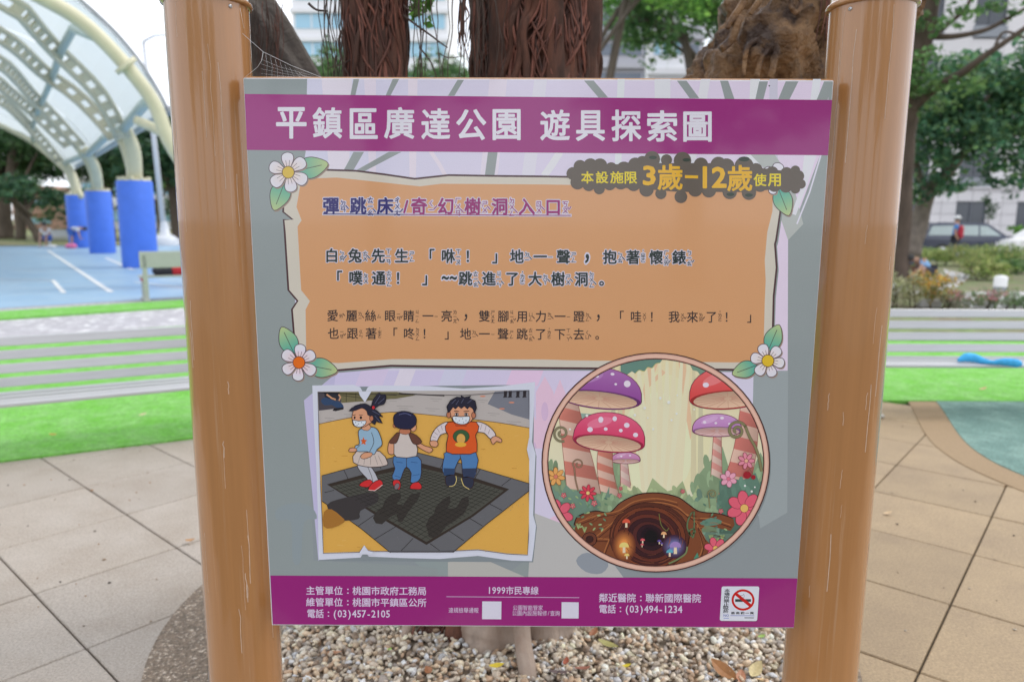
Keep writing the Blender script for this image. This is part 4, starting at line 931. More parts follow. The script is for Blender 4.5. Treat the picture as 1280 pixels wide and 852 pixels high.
# left big trunk and cap
stripes((108, 180), (170, 520), 70, 120, 7, (200, 122, 108), (222, 182, 164), 0); cap(225, 190, 150, 108, (134, 64, 140), UN, .10, [(.25, -.82, 7, 5), (.62, -.55, 12, 12), (-.1, -.7, 6, 5), (.35, -.5, 5, 4)], 18)
# right big trunk and cap
stripes((760, 200), (690, 560), 62, 100, 8, (200, 118, 108), (222, 182, 164), 16); cap(680, 190, 136, 112, (204, 62, 62), UN, -.06, [(-.55, -.45, 11, 9), (-.2, -.85, 12, 8), (.1, -.6, 6, 5)], 18)
stripes((644, 310), (640, 470), 26, 40, 7, (216, 150, 140), (226, 190, 176)); cap(642, 306, 88, 60, (176, 118, 176), (214, 178, 176), 0, [(-.5, -.5, 6, 5), (.2, -.75, 7, 5), (.5, -.4, 5, 4), (-.05, -.45, 5, 4)])
stripes((312, 410), (318, 500), 26, 36, 4, (214, 170, 164), (224, 196, 184)); cap(318, 412, 52, 30, (182, 116, 160), (214, 178, 176), 0, [(-.3, -.5, 4, 3), (.3, -.6, 4, 3)], 8)
stripes((248, 350), (262, 530), 48, 66, 7, (206, 128, 110), (222, 182, 164), -10); cap(258, 345, 128, 104, (202, 52, 92), UN, .10, [(-.55, -.35, 10, 9), (-.28, -.72, 9, 11), (.1, -.8, 8, 9), (.45, -.62, 10, 9), (-.12, -.42, 7, 6), (.3, -.42, 7, 6), (.72, -.32, 9, 8)], 20)
# bushes
bush(30, 260, 520, 220, G1, 9, 4); bush(560, 830, 520, 240, G1, 9, 5); bush(230, 420, 530, 120, G2, 8, 6); bush(470, 640, 545, 120, G2, 7, 7); bush(650, 830, 470, 200, G3, 7, 8)
# scrolls
def curl(cx, cy, r, turns, c, wd, d=1, a0=0, tail=None):
    P = [(cx+d*r*(1-t/(turns*16+4))*math.cos(a0+t*math.pi/8), cy+r*(1-t/(turns*16+4))*math.sin(a0+t*math.pi/8)) for t in range(int(turns*16))]
    if tail: P = list(reversed(tail))+P
    A.line(P, wd+.7, (72, 60, 50), 2); A.line(P, wd, c, 2)
curl(90, 315, 30, 1.6, (132, 124, 96), 2.4, 1, 1.2); curl(712, 306, 34, 1.7, (128, 122, 88), 3.0, -1, 3.6, [(742, 290), (758, 330), (776, 360), (790, 400), (800, 450)])
curl(150, 425, 20, 1.3, (150, 120, 96), 1.2, 1, 3.1, [(136, 440), (140, 480), (150, 520)]); curl(625, 530, 16, 1.4, (140, 140, 100), 1.1, 1, 3.1, [(612, 540), (616, 580)])
# burrow mound
BR = (120, 68, 44); BD = (52, 28, 30)
A.poly([(135, 640), (150, 608), (210, 590), (260, 596), (300, 560), (360, 532), (430, 526), (500, 540), (540, 566), (580, 592), (650, 600), (700, 616), (690, 660), (600, 640), (590, 680), (640, 740), (560, 800), (280, 800), (200, 760), (170, 700), (150, 690)], BR, 2)
A.line([(135, 640), (150, 608), (210, 590), (260, 596), (300, 560), (360, 532), (430, 526), (500, 540), (540, 566), (580, 592), (650, 600), (700, 616)], 1.4, BD, 4)
for P in [[(150, 630), (220, 604), (290, 590), (350, 556), (430, 546), (500, 560)], [(190, 700), (250, 650), (310, 600), (380, 566), (440, 560), (500, 576), (540, 610)], [(600, 690), (560, 620), (530, 600)], [(690, 640), (620, 618), (570, 616)], [(180, 720), (210, 690), (260, 690)], [(560, 780), (590, 720), (570, 640)], [(240, 740), (260, 690), (290, 640)]]: A.line(P, 1.1, (166, 104, 62), 4); A.line([(x+3, y+9) for x, y in P], 1.0, (70, 36, 30), 4)
A.poly([(580, 632), (620, 614), (660, 626), (640, 640), (600, 642)], G3, 2); A.ell(190, 690, 26, 24, (104, 58, 44), 0, oc=BD, wd=1); A.ell(190, 690, 13, 12, (60, 34, 34), 0, oc=BD, wd=.8)
rings = [(402, 682, 142, 122, (84, 44, 34)), (402, 684, 128, 110, (110, 56, 38)), (402, 686, 114, 98, (70, 34, 34)), (402, 686, 98, 84, (96, 46, 38)), (403, 686, 82, 70, (56, 28, 34)), (404, 686, 66, 56, (78, 38, 38)), (405, 684, 50, 44, (44, 24, 34)), (406, 682, 36, 32, (30, 18, 30)), (408, 680, 24, 24, (20, 14, 24))]
for i, (x, y, rx, ry, c) in enumerate(rings): A.ell(x, y, rx, ry, c, .1*i, n=30, oc=(40, 20, 24), wd=.6)
for q_ in range(7): A.ell(312, 714, 42-q_*4.5, 58-q_*6, tuple(int(a_+(b_-a_)*q_/6) for a_, b_ in zip((104, 54, 38), (216, 138, 72))))
for q_ in range(7): A.ell(490, 716, 44-q_*4.5, 42-q_*4.5, tuple(int(a_+(b_-a_)*q_/6) for a_, b_ in zip((60, 36, 56), (112, 120, 172))))
for q_ in range(40):
    a_ = random.uniform(0, 6.28); r1 = random.uniform(.5, 1); A.line([(402+142*r1*math.cos(a_+t_), 684+120*r1*math.sin(a_+t_)) for t_ in (0, .12, .25, .4)], .5, random.choice([(140, 78, 50), (40, 20, 24), (112, 60, 44)]))
def shroom(x, y, r, c, st=(224, 200, 170)): A.poly([(x-r*.25, y), (x+r*.25, y), (x+r*.3, y+r*1.3), (x-r*.3, y+r*1.3)], st); A.poly([(x+r*math.cos(a), y-r*.9*math.sin(a)) for a in [math.pi*k/8 for k in range(9)]]+[(x-r, y+r*.15), (x+r, y+r*.15)], c)
shroom(312, 716, 17, (240, 198, 118)); shroom(322, 748, 9, (240, 190, 110)); shroom(320, 630, 14, (206, 84, 62)); shroom(494, 716, 20, (150, 124, 180)); shroom(474, 736, 12, (92, 160, 180)); shroom(378, 694, 8, (206, 86, 96)); shroom(376, 710, 6, (206, 86, 96)); shroom(453, 672, 10, (226, 164, 116)); shroom(437, 698, 7, (92, 74, 150)); shroom(446, 706, 5, (92, 74, 150))
A.line([(436, 600), (444, 640), (462, 660), (470, 650)], 1.0, (110, 110, 60), 4); curl(556, 664, 16, 1.2, (92, 112, 78), 1.6, 1, 1.4, [(560, 590), (540, 620), (536, 650), (548, 676)])
A.line([(470, 776), (500, 762), (530, 740), (536, 716)], 2.0, (112, 124, 84), 4); curl(236, 762, 16, 1.1, (92, 112, 78), 1.6, 1, 2.4); A.poly([(560, 756), (572, 736), (578, 756), (592, 746), (584, 768), (556, 770)], (74, 128, 104))
for x, y in [(130, 650), (150, 640), (172, 652), (620, 680), (640, 690), (660, 680), (600, 760)]:
    for d in (-8, -3, 3, 8): A.line([(x, y+14), (x+d, y-6)], .9, (150, 168, 112))
# bark lines on the mound, grass tufts and leaves
for q_ in range(46):
    x = random.uniform(160, 660); y = 600+abs(x-430)*.16+random.uniform(-30, 60)
    if ((x-402)/150)**2+((y-684)/130)**2 < 1: continue
    A.line([(x, y), (x+14, y-5+(x-430)*.02), (x+30, y-6+(x-430)*.05)], .5, random.choice([(164, 104, 64), (76, 40, 32), (90, 50, 36)]), 2)
for q_ in range(60):
    x = random.choice([random.uniform(40, 250), random.uniform(590, 810)]); y = random.uniform(540, 660); A.ell(x, y, 7, 3, random.choice([(150, 172, 120), (98, 132, 104), (124, 152, 110), (84, 116, 100)]), random.uniform(-1, 1), n=8)
# flowers
def blossom(x, y, r, c, cc, n=6, rot=0, oc=(128, 40, 56), w_=.30):
    for k in range(n):
        a = rot+2*math.pi*k/n; A.ell(x+r*.58*math.cos(a), y+r*.58*math.sin(a), r*.44, r*w_, c, a, n=14, oc=oc, wd=.6)
    A.ell(x, y, r*.24, r*.24, cc, n=12, oc=oc, wd=.5)
PKK = (206, 82, 98); PK2 = (212, 132, 150)
blossom(70, 468, 33, (226, 160, 92), (206, 120, 100), 7, .2, (150, 90, 50), .24); blossom(184, 526, 30, (204, 66, 84), (226, 190, 120), 8, .1, w_=.2)
blossom(80, 600, 52, (212, 92, 112), (226, 170, 110), 6, .3); blossom(800, 660, 40, (212, 110, 130), (226, 176, 100), 6, .5); blossom(60, 660, 36, (212, 110, 130), (226, 176, 100), 6, .5); blossom(738, 580, 62, (212, 92, 112), (226, 176, 100), 7, .1); blossom(745, 412, 30, PK2, (226, 170, 140), 7, 0, w_=.24)
blossom(682, 476, 30, (220, 156, 176), (206, 110, 130), 6, .4, (160, 90, 110)); blossom(636, 722, 40, (212, 92, 112), (226, 176, 100), 6, .2)
for x, y, r_ in [(98, 534, 10), (130, 572, 10), (206, 562, 11), (296, 535, 9), (655, 590, 9), (520, 520, 8), (300, 510, 7)]: blossom(x, y, r_, (212, 120, 120), (226, 180, 150), 5, .3, (160, 80, 90))
A.ell(748, 462, 14, 13, (150, 30, 44)); A.ell(770, 470, 8, 8, (150, 30, 44)); A.line([(748, 452), (756, 440), (768, 458)], .6, (90, 80, 60))
for x, y, r_ in [(440, 190, 5), (470, 205, 6), (385, 225, 5), (350, 250, 5), (480, 268, 4), (498, 245, 4), (415, 300, 4), (500, 180, 3), (396, 260, 3), (560, 230, 3), (740, 500, 4), (764, 520, 4), (775, 505, 3), (120, 300, 4), (180, 252, 5)]: A.ell(x, y, r_, r_, (222, 220, 214), n=10)
A.done()

# ================================================================== LEAVES AND TREES
def leaf_cloud(name, blobs, size, cols, parent, m=None, flat=.6, aspect=.55):
    """many small folded leaves spread in clumps through the given ellipsoids [(c, (rx, ry, rz), n)]"""
    Vs = []; Cs = []; 
    for c, r, n in blobs:
        nc = max(6, n//22); cc = RNG.normal(size=(nc, 3)); cc /= np.linalg.norm(cc, axis=1)[:, None]
        cc *= (RNG.random((nc, 1))**.45)
        cb = RNG.uniform(.62, 1.3, nc); k = RNG.integers(nc, size=n)
        P = cc[k]+RNG.normal(size=(n, 3))*.17
        P = P*np.array(r)+np.array(c)
        a = RNG.normal(size=(n, 3)); a[:, 2] *= flat; a /= np.linalg.norm(a, axis=1)[:, None]
        b = RNG.normal(size=(n, 3)); b -= a*(a*b).sum(1)[:, None]; b /= np.linalg.norm(b, axis=1)[:, None]
        nn = np.cross(a, b); s = size*RNG.uniform(.6, 1.3, (n, 1))
        q = np.stack([P-a*s*.5, P+b*s*aspect*.5+nn*s*.08, P+a*s*.5, P-b*s*aspect*.5+nn*s*.08], 1)
        Vs.append(q.reshape(-1, 3))
        pal = np.array(cols); col = pal[RNG.integers(len(pal), size=n)]*(cb[k]*RNG.uniform(.8, 1.2, n))[:, None]
        Cs.append(np.repeat(col, 4, 0))
    V = np.concatenate(Vs).astype(np.float32); Cc = np.clip(np.concatenate(Cs), 0, .9); n = len(V)//4
    me = bpy.data.meshes.new(name); me.vertices.add(len(V)); me.vertices.foreach_set('co', V.ravel())
    idx = np.arange(n)[:, None]*4+np.array([0, 1, 2, 0, 2, 3]); me.loops.add(n*6); me.loops.foreach_set('vertex_index', idx.ravel())
    me.polygons.add(n*2); me.polygons.foreach_set('loop_start', np.arange(0, n*6, 3)); me.update()
    at_ = me.color_attributes.new('Col', 'FLOAT_COLOR', 'POINT'); c4 = np.ones((len(V), 4), np.float32); c4[:, :3] = Cc; at_.data.foreach_set('color', c4.ravel())
    return link(name, me, parent, m or M_leaf)
GD = [(.030, .075, .030), (.040, .10, .035), (.055, .125, .045), (.075, .15, .05)]
GM = [(.075, .17, .055), (.10, .21, .07), (.13, .26, .08), (.18, .30, .10)]
GB = [(.10, .24, .045), (.15, .32, .06), (.22, .40, .08), (.08, .19, .04)]
GY = [(.32, .42, .13), (.42, .48, .16), (.24, .34, .11), (.46, .46, .20)]
GT = [(.035, .095, .055), (.05, .13, .07), (.07, .16, .08), (.10, .19, .08)]
def limb(b, pts, rads, n=10, rough=.10):
    P = catmull(pts, 5); R_ = np.interp(np.linspace(0, len(rads)-1, len(P)), range(len(rads)), rads)
    b.tube([p+Vector(noise.noise_vector(p*1.7))*.06*r_/.2 for p, r_ in zip(P, R_)], R_, n)
def tree(loc, h, crown, trunk_r, cols, label, group=None, size=.22, nl=2600, lean=(0, 0), forks=4, seed=0, name='tree', crown_z=.62, mat_=None, low=0):
    r_ = random.Random(seed); t = empty(name, loc, label=label, cat='tree', group=group)
    b = MB(); top = Vector((lean[0], lean[1], h*crown_z))
    limb(b, [(0, 0, -.1), (lean[0]*.25, lean[1]*.25, h*.18), (lean[0]*.6, lean[1]*.6, h*.38), top], [trunk_r*1.35, trunk_r, trunk_r*.85, trunk_r*.6])
    tips = []
    for k in range(forks):
        a = 2*math.pi*(k+r_.random()*.6)/forks; s = r_.uniform(.25, .45); st = top*s/ .62*1.0 if False else Vector((lean[0]*s, lean[1]*s, h*crown_z*(s+.3)))
        e = Vector((lean[0]+crown[0]*.62*math.cos(a), lean[1]+crown[1]*.62*math.sin(a), h*crown_z+r_.uniform(-.1, .35)*crown[2]))
        mid = (st+e)/2+Vector((0, 0, .12*h*r_.uniform(.2, 1)))
        limb(b, [st, mid, e], [trunk_r*.55, trunk_r*.38, trunk_r*.15], 7); tips.append(e)
        for q in range(2):
            e2 = e+Vector((r_.uniform(-1, 1)*crown[0]*.4, r_.uniform(-1, 1)*crown[1]*.4, r_.uniform(-.1, .5)*crown[2])); limb(b, [mid, (mid+e2)/2+Vector((0, 0, .2)), e2], [trunk_r*.25, trunk_r*.17, trunk_r*.06], 5); tips.append(e2)
    b.build('trunk', mat_ or M_barkd, t)
    blobs = []
    for e in tips: blobs.append((tuple(e), (crown[0]*.38, crown[1]*.38, crown[2]*.30), nl//len(tips)))
    blobs.append(((lean[0], lean[1], h*crown_z+crown[2]*.35), (crown[0]*.6, crown[1]*.6, crown[2]*.45), nl//3))
    leaf_cloud('crown', blobs, size, cols, t); return t

# --- row of trees beyond the court
GRP = 'trees beyond the sports court'
row = [(-64, 62, 12, 'dark leafy tree at the far left edge beyond the blue court'), (-47, 56, 11, 'spreading dark tree behind the far bench at the left'), (-37, 54, 12, 'thick-trunked dark tree just left of the seated person'), (-33, 60, 12.5, 'dark tree rising between the seated and the bending person'),
       (-28.5, 52, 11, 'dense tree between the two farther blue columns'), (-22.5, 50, 11, 'tree behind the nearest visible blue column'), (-17, 54, 12, 'tree right of the pale lamp post beyond the court'), (-15.2, 62, 15.5, 'tree seen low between the left grey limb and the thin banyan stem'), (-6.3, 62, 15.5, 'tree seen low through the gap left of the thick banyan stem')]
for i, (x, y, h, lb) in enumerate(row):
    tree((x, y, 0), h, (4.6, 3.6, 4.4) if i < 7 else (3.6, 3, 4.4), .42, GM if i >= 7 else (GT if i % 2 else GD), lb, GRP, size=.42, nl=6800 if i < 7 else 3600, lean=(random.uniform(-.8, .8), 0), forks=5, seed=i*3+1, crown_z=.46 if i < 7 else .72)
# small broad tree left of the bench people
tree(tuple(gp(52, 303)), 4.4, (2.6, 2, 1.6), .22, GT, 'small bushy tree leaning behind the bench across the court', None, size=.3, nl=1500, lean=(-1.6, 0), seed=40, crown_z=.62)
for i, (px, Y, h, r_, lb) in enumerate([(6, 52, 7, .5, 'stout bare trunk at the left edge across the court'), (26, 50, 6.5, .28, 'slim trunk beside the stout one at the left edge')]):
    p = at(px, 300, Y); t = empty('tree', (p.x, p.y, 0), label=lb, cat='tree'); b = MB(); limb(b, [(0, 0, -.1), (.1, 0, 2.5), (-.3, 0, 4.5), (.4, 0, h)], [r_*1.2, r_, r_*.8, r_*.6], 9); limb(b, [(0, 0, 3), (1, 0, 4.6), (1.8, .3, 6.2)], [r_*.5, r_*.4, r_*.2], 6); b.build('trunk', M_barkd, t)
    leaf_cloud('crown', [((0, 0, h), (2.6, 2, 1.7), 900)], .38, GD, t)
# tall trees whose bright leaves show between the banyan stems, upper middle
tree((1.3, 27, 0), 11.5, (3.2, 2.4, 3.6), .20, [tuple(v*1.35 for v in c) for c in GB], 'bright green leafy tree behind the gap right of the thick banyan stem', None, size=.26, nl=4200, lean=(2.6, 0), seed=71, crown_z=.84)
tree((9.3, 31, 0), 12, (3.4, 2.6, 3.8), .25, GM, 'bluish green tree left of the gnarled brown banyan limb', None, size=.28, nl=4000, lean=(-2.6, 0), seed=75, crown_z=.74)

# --- right: leaning tree whose branch crosses the building
tr = empty('tree', (9.9, 18.6, 0), label='tall dark-trunked tree with long crooked branches just right of the right-hand post', cat='tree')
b = MB(); lt = [at(1122, 352, 18.6), at(1127, 240, 18.6), at(1133, 150, 18.5), at(1146, 60, 18.3), at(1160, 0, 18.1), at(1172, -90, 18)]
lt = [p-Vector((9.9, 18.6, 0)) for p in lt]; limb(b, [(.0, 0, -.1)]+lt, [.36, .28, .235, .23, .27, .28, .3], 12)
rel = lambda x, y, Y: at(x, y, Y)-Vector((9.9, 18.6, 0))
limb(b, [rel(1130, 150, 18.5), rel(1150, 128, 18.2), rel(1172, 108, 17.8), rel(1206, 88, 17.4), rel(1242, 62, 17), rel(1290, 30, 16.8)], [.13, .12, .10, .085, .065, .045], 8)
limb(b, [rel(1152, 46, 18.2), rel(1190, 46, 18), rel(1230, 38, 18), rel(1262, 22, 18), rel(1300, 0, 18)], [.09, .07, .055, .045, .03], 7)
limb(b, [rel(1150, 60, 18.2), rel(1185, 30, 18.3), rel(1208, 10, 18.4), rel(1216, -14, 18.4)], [.07, .06, .05, .03], 7)
limb(b, [rel(1242, 62, 17), rel(1256, 40, 16.9), rel(1290, 52, 16.8)], [.04, .03, .02], 6)
b.build('trunk', mat('bark_brown', (.085, .06, .045), .9, var=.5, scale=6, stretch=(1, 1, .3), bump=.5), tr)
bl = []
rr = random.Random(5)
for (x, y, rx, rz, n) in [(1146, 90, 1.0, .6, 420), (1160, 20, .9, .5, 240), (1250, 10, .8, .3, 150), (1185, 108, 1.0, .5, 300)]:
    p = rel(x, y, 17.6); bl.append((tuple(p), (rx, .9, rz), n))
leaf_cloud('crown', bl, .17, GM, tr)
tb = empty('tree', (12.6, 22.2, 0), label='leafy tree with a pale slanting trunk in front of the white-tiled building', cat='tree')
b = MB(); re2 = lambda x, y, Y: at(x, y, Y)-Vector((12.6, 22.2, 0))
limb(b, [re2(1136, 318, 22.2), re2(1150, 272, 22.2), re2(1162, 240, 22), re2(1186, 216, 21.8), re2(1206, 188, 21.5), re2(1226, 160, 21.3)], [.30, .24, .20, .15, .12, .08], 9)
limb(b, [re2(1160, 244, 22), re2(1148, 214, 22), re2(1140, 180, 22)], [.14, .10, .06], 7)
limb(b, [re2(1206, 188, 21.5), re2(1240, 180, 21.3), re2(1276, 166, 21.2)], [.09, .07, .05], 7)
limb(b, [re2(1206, 188, 21.5), re2(1216, 150, 21.3), re2(1250, 100, 21.2)], [.09, .06, .04], 7)
b.build('trunk', mat('bark_pale', (.20, .165, .14), .9, var=.4, scale=6, bump=.4), tb)
bl = []
for (x, y, rx, rz, n) in [(1150, 135, 1.2, .8, 1100), (1185, 150, 1.3, .8, 1500), (1225, 135, 1.3, .8, 1500), (1262, 120, 1.3, .8, 1500), (1150, 175, 1.1, .7, 900), (1160, 205, .9, .6, 650), (1210, 178, 1.1, .6, 900), (1250, 165, 1.3, .7, 1300), (1285, 160, 1.2, .9, 1200), (1140, 235, .7, .5, 350), (1180, 228, .5, .4, 260), (1195, 238, .4, .4, 150), (1278, 205, .8, .9, 620), (1248, 208, .4, .5, 150), (1252, 228, .3, .4, 100), (1200, 100, 1.4, .6, 1000), (1240, 84, 1.2, .5, 700), (1275, 85, 1.0, .7, 800), (1168, 110, .9, .5, 400), (1300, 240, .7, .6, 300), (1310, 100, 1.5, 1.5, 900)]:
    p = re2(x, y, 21.2+rr.uniform(-.8, .8)); bl.append((tuple(p), (rx, 1.0, rz), n))
leaf_cloud('crown', [(c_, r_, int(n_*.72)) for c_, r_, n_ in bl], .19, [(.06, .17, .09), (.09, .22, .12), (.13, .26, .13), (.17, .30, .11), (.05, .13, .07)], tb)

# --- shrubs and flower bed
def shrub(px, py, wpx, hm, dep, cols, label, n=1400, size=.09, group='low shrubs of the flower bed', name='shrub', flowers=None):
    c = gp(px, py, -.03); w_ = wpx/F_PX*c.y/2
    t = empty(name, (c.x, c.y, -.03), label=label, cat='shrub', group=group)
    b = MB(); r_ = random.Random(px)
    for k in range(max(3, int(w_*3))):
        x = r_.uniform(-w_, w_)*.8; b.tube([(x, r_.uniform(-.3, .3), 0), (x+r_.uniform(-.1, .1), 0, hm*.5), (x+r_.uniform(-.2, .2), 0, hm*.8)], [.018, .012, .006], 5)
    b.build('stem', M_barkd, t)
    leaf_cloud('foliage', [((0, 0, hm*.55), (w_, dep, hm*.45), n)], size, cols, t)
    if flowers: leaf_cloud('blossom', [((0, -dep*.3, hm*.8), (w_*.9, dep, hm*.3), max(20, n//8))], size*.9, flowers, t, aspect=.9)
    return t
shrub(1125, 332, 60, .70, 1.0, GY, 'pale green shrub left of the blue-shirted crouching person', 1600)
shrub(1165, 331, 46, .68, .9, GY+GM[2:], 'yellow-green shrub in front of the dark estate car', 1300)
shrub(1200, 333, 52, .70, 1.0, GY, 'mottled yellow-green shrub below the person with the red backpack', 1600)
shrub(1252, 333, 72, .74, 1.0, GY+GM[2:], 'long light green shrub below the white car', 2400)
shrub(1232, 350, 56, .62, .6, GY, 'olive grassy shrub in the bend of the garden path', 1500)
shrub(1262, 342, 46, .45, .6, GM, 'green shrub behind the white bollard', 1000)
OG = [(.50, .28, .06), (.42, .34, .10), (.30, .30, .10), (.24, .26, .09)]
shrub(1125, 384, 46, .62, .5, [(.36, .38, .20), (.30, .32, .16), (.44, .42, .26)], 'dry olive shrub beside the foot of the dark leaning trunk', 1100, .06)
shrub(1160, 384, 58, .62, .5, OG, 'orange-tinged shrub behind the right bench', 1500, .06, flowers=[(.6, .30, .05), (.55, .4, .1)])
PKF = [(.62, .25, .30), (.60, .38, .40), (.5, .2, .2)]
shrub(1196, 388, 40, .34, .35, [(.24, .26, .16), (.34, .30, .24), (.16, .22, .10)], 'low shrub with pink blossom behind the middle of the right bench', 700, .05, flowers=PKF)
shrub(1236, 388, 44, .38, .35, [(.18, .28, .12), (.12, .20, .08), (.30, .30, .22)], 'low green plant with a few pink blossoms behind the blue cloth', 800, .05, flowers=PKF)
shrub(1274, 388, 34, .36, .35, [(.16, .28, .10), (.12, .20, .08)], 'low green plant behind the right end of the right bench', 700, .05)

# ================================================================== SPORTS CANOPY
def zin(s, dz=.45):      # roof height over the near half, s metres in from the column line
    R_ = 3.533+dz
    if s <= 3.0: return 2.365+math.sqrt(max(0, R_*R_-(s-3.9366)**2))
    z3 = 2.365+math.sqrt(R_*R_-(3-3.9366)**2); t = min(1, (s-3)/6.0); return z3+2.1*math.sin(t*math.pi/2)*.9
def cp(s, t, z): p = C0+PA*s+AX*t; return Vector((p.x, p.y, z))
can = empty('sports_canopy', (C0.x, C0.y, 0), label='large arched roof of pale membrane on cream curved ribs over the blue court', cat='canopy')
def CN(o): o.parent = can; o.matrix_parent_inverse = Matrix.Translation((-C0.x, -C0.y, 0)); return o
SP = 18.0
def mir(pts): return [(SP-s, t) for s, t in pts[::-1]]
def arch_pts(pts, dz):   # pts (s, t) near half; carried over the top and mirrored
    last = pts[-1]; ext = [(s, last[1]) for s in (4.2, 5.6, 7.2, 9.0) if s > last[0]+.3]
    P = [(s, t, zin(s, dz)) for s, t in list(pts)+ext]
    return P+[(SP-s, t, z) for s, t, z in P[::-1][1:]]
M_rib = mat('rib_cream', (.58, .54, .40), .45, var=.1)
def end_arch(pts, r):
    b = MB(); P = [cp(*p) for p in pts]; b.tube(catmull(P, 4), r, 12); o = CN(b.build('arch', M_cream))
    for k in (4,):
        p = Vector(P[k]); q = Vector(P[k+1]); d = (q-p).normalized(); c = MB(); c.tube([p-d*.05, p+d*.05], r*1.7, 14); CN(c.build('collar', M_cream))
front = [(.12, 0, 2.45), (.49, 0, 3.12), (.65, 0, 3.67), (.82, 0, 4.04), (1.2, 0, 4.56), (1.63, 0, 5.04), (2.04, 0, 5.38), (2.6, 0, 5.66), (3.6, 0, 6.1), (5.6, 0, 6.9), (9, 0, 7.5), (13, 0, 6.6), (15.6, 0, 5.6), (17.2, 0, 4.2), (17.9, 0, 2.45)]
end_arch(front, .145)
endp = [(-.04, 25.4, 2.5), (.1, 27.0, 3.42), (.52, 30.2, 4.41), (1.5, 31.4, 5.5), (2.39, 31.0, 6.0), (2.92, 30.5, 6.22), (4.2, 30, 6.6), (9, 29, 7.6), (14, 29, 6.4), (17, 29, 4.4), (17.9, 28, 2.5)]
b = MB(); b.tube(catmull([cp(*p) for p in endp], 4), .13, 10); CN(b.build('arch', M_cream))
def rib(pts):
    P = catmull([cp(*p) for p in arch_pts(pts, .40)], 3)
    # resample evenly
    L = [0]
    for a, c in zip(P, P[1:]): L.append(L[-1]+(c-a).length)
    n = int(L[-1]/.50); Q = []
    for k in range(n+1):
        d = L[-1]*k/n; i = max(j for j in range(len(L)) if L[j] <= d+1e-9); i = min(i, len(P)-2); f = (d-L[i])/max(1e-9, L[i+1]-L[i]); Q.append(P[i].lerp(P[i+1], f))
    b = MB(); cen = cp(9, 0, -4)
    up = [(Vector((q.x, q.y, q.z))-Vector((cp(min(max(6, (q.to_2d()-C0).dot(PA)), 12), (q.to_2d()-C0).dot(AX), 2.0)))).normalized() for q in Q]
    for off in (.0, .30):
        b.tube([q-u*off for q, u in zip(Q, up)], .075, 6)
    for i in range(0, len(Q)-1):
        a = Q[i]; c = Q[i+1]; m_ = a.lerp(c, .5); u = up[i]
        v = [a, m_, m_-u*.30, a-u*.30]; side = (c-a).cross(u).normalized()*.03
        V = [p+side for p in v]+[p-side for p in v]
        b.add(V, [(0, 1, 2, 3), (7, 6, 5, 4), (1, 5, 6, 2), (0, 3, 7, 4)])
    CN(b.build('rib', M_rib))
ribs = [[(.28, 6.9), (.91, 5.94), (1.92, 5.07), (2.47, 3.56), (2.79, 2.74)], [(.32, 8.08), (.56, 8.49), (1.21, 8.78), (1.93, 8.94), (2.59, 7.27), (3.11, 6.34)], [(.5, 16.34), (1.37, 15.98), (2.03, 14.42), (2.67, 11.47), (3.08, 10.32)], [(.65, 19.4), (1.88, 18.26), (2.81, 15.35), (3.05, 14.46)], [(.53, 26.64), (1.46, 24.95), (2.47, 20.39), (3.01, 18.68)],
        [(.3, 1.2), (1.0, 1.6), (1.87, 2.24), (2.5, 1.2), (3.0, .5)]]
for r_ in ribs[:5]: rib(r_)
# purlins
def purlin(pts, r=.10):
    b = MB(); b.tube([cp(*p) for p in pts], r, 8); CN(b.build('purlin', M_purlin))
purlin([(1.55, .05, 5.0), (1.87, 2.24, 5.62), (1.92, 5.07, 5.62)]); purlin([(1.92, 5.07, 5.62), (1.86, 9.2, 5.6)]); purlin([(1.86, 9.2, 5.6), (1.86, 15.7, 5.6)]); purlin([(1.86, 15.7, 5.6), (1.8, 23.59, 5.6)]); purlin([(1.8, 23.59, 5.6), (1.5, 31.4, 5.5)])
purlin([(.75, .05, 3.95), (.46, 2.81, 4.2), (.38, 7.3, 4.0)], .13); purlin([(.38, 7.3, 4.05), (.42, 10.77, 4.1), (.34, 16.93, 4.0)], .13); purlin([(.34, 16.93, 4.0), (.47, 26.47, 4.2)], .13)
# roof skin in bays, seen from below
for k, (ta, tb_) in enumerate([(-1.0, 7.3), (7.4, 17.0), (17.1, 27.3), (27.4, 32.0)]):
    S = [0.03, .1, .2, .35, .55, .8, 1.1, 1.5, 2.0, 2.6, 3.2, 4.2, 5.6, 7.2, 9.0]; S = S+[SP-s for s in S[::-1][1:]]
    V = []; F = []
    for t in (ta, tb_):
        for dz in (.66, .70):
            for i, s in enumerate(S):
                sm = s if s <= 9 else SP-s
                tt = t if not (k == 0 and t < 0) else (2.35-1.3*min(1, sm/2.3) if sm < 2.3 else 1.05-.2*min(sm-2.3, 5))
                V.append(cp(s, tt, zin(max(sm, -.1), dz)))
    n = len(S)
    for i in range(n-1):
        F += [(i, i+1, 2*n+i+1, 2*n+i)]
    CN(link('roof_skin', meshof('roof_skin', V, F, smooth=False), None, M_membrane))
b = MB(); b.tube([cp(-.02, 2.2, 4.05), cp(-.03, 7.2, 4.05)], .10, 8); CN(b.build('gutter', M_greycap)); b = MB(); b.tube([cp(-.02, 7.4, 4.05), cp(-.03, 26, 4.05)], .10, 8); CN(b.build('gutter', M_greycap))
b = MB(); b.tube([cp(.1, .15, 2.6), cp(.15, 2.2, 3.9)], .05, 6)
fe = [(s, 2.35-1.3*min(1, s/2.3) if s < 2.3 else 1.05-.2*min(s-2.3, 5)) for s in (.05, .2, .5, .8, 1.2, 1.8, 2.3, 3.2, 4.5)]
b = MB(); b.tube(catmull([cp(s, t, zin(s, .72)) for s, t in fe], 3), .05, 6); CN(b.build('edge_trim', M_greycap))
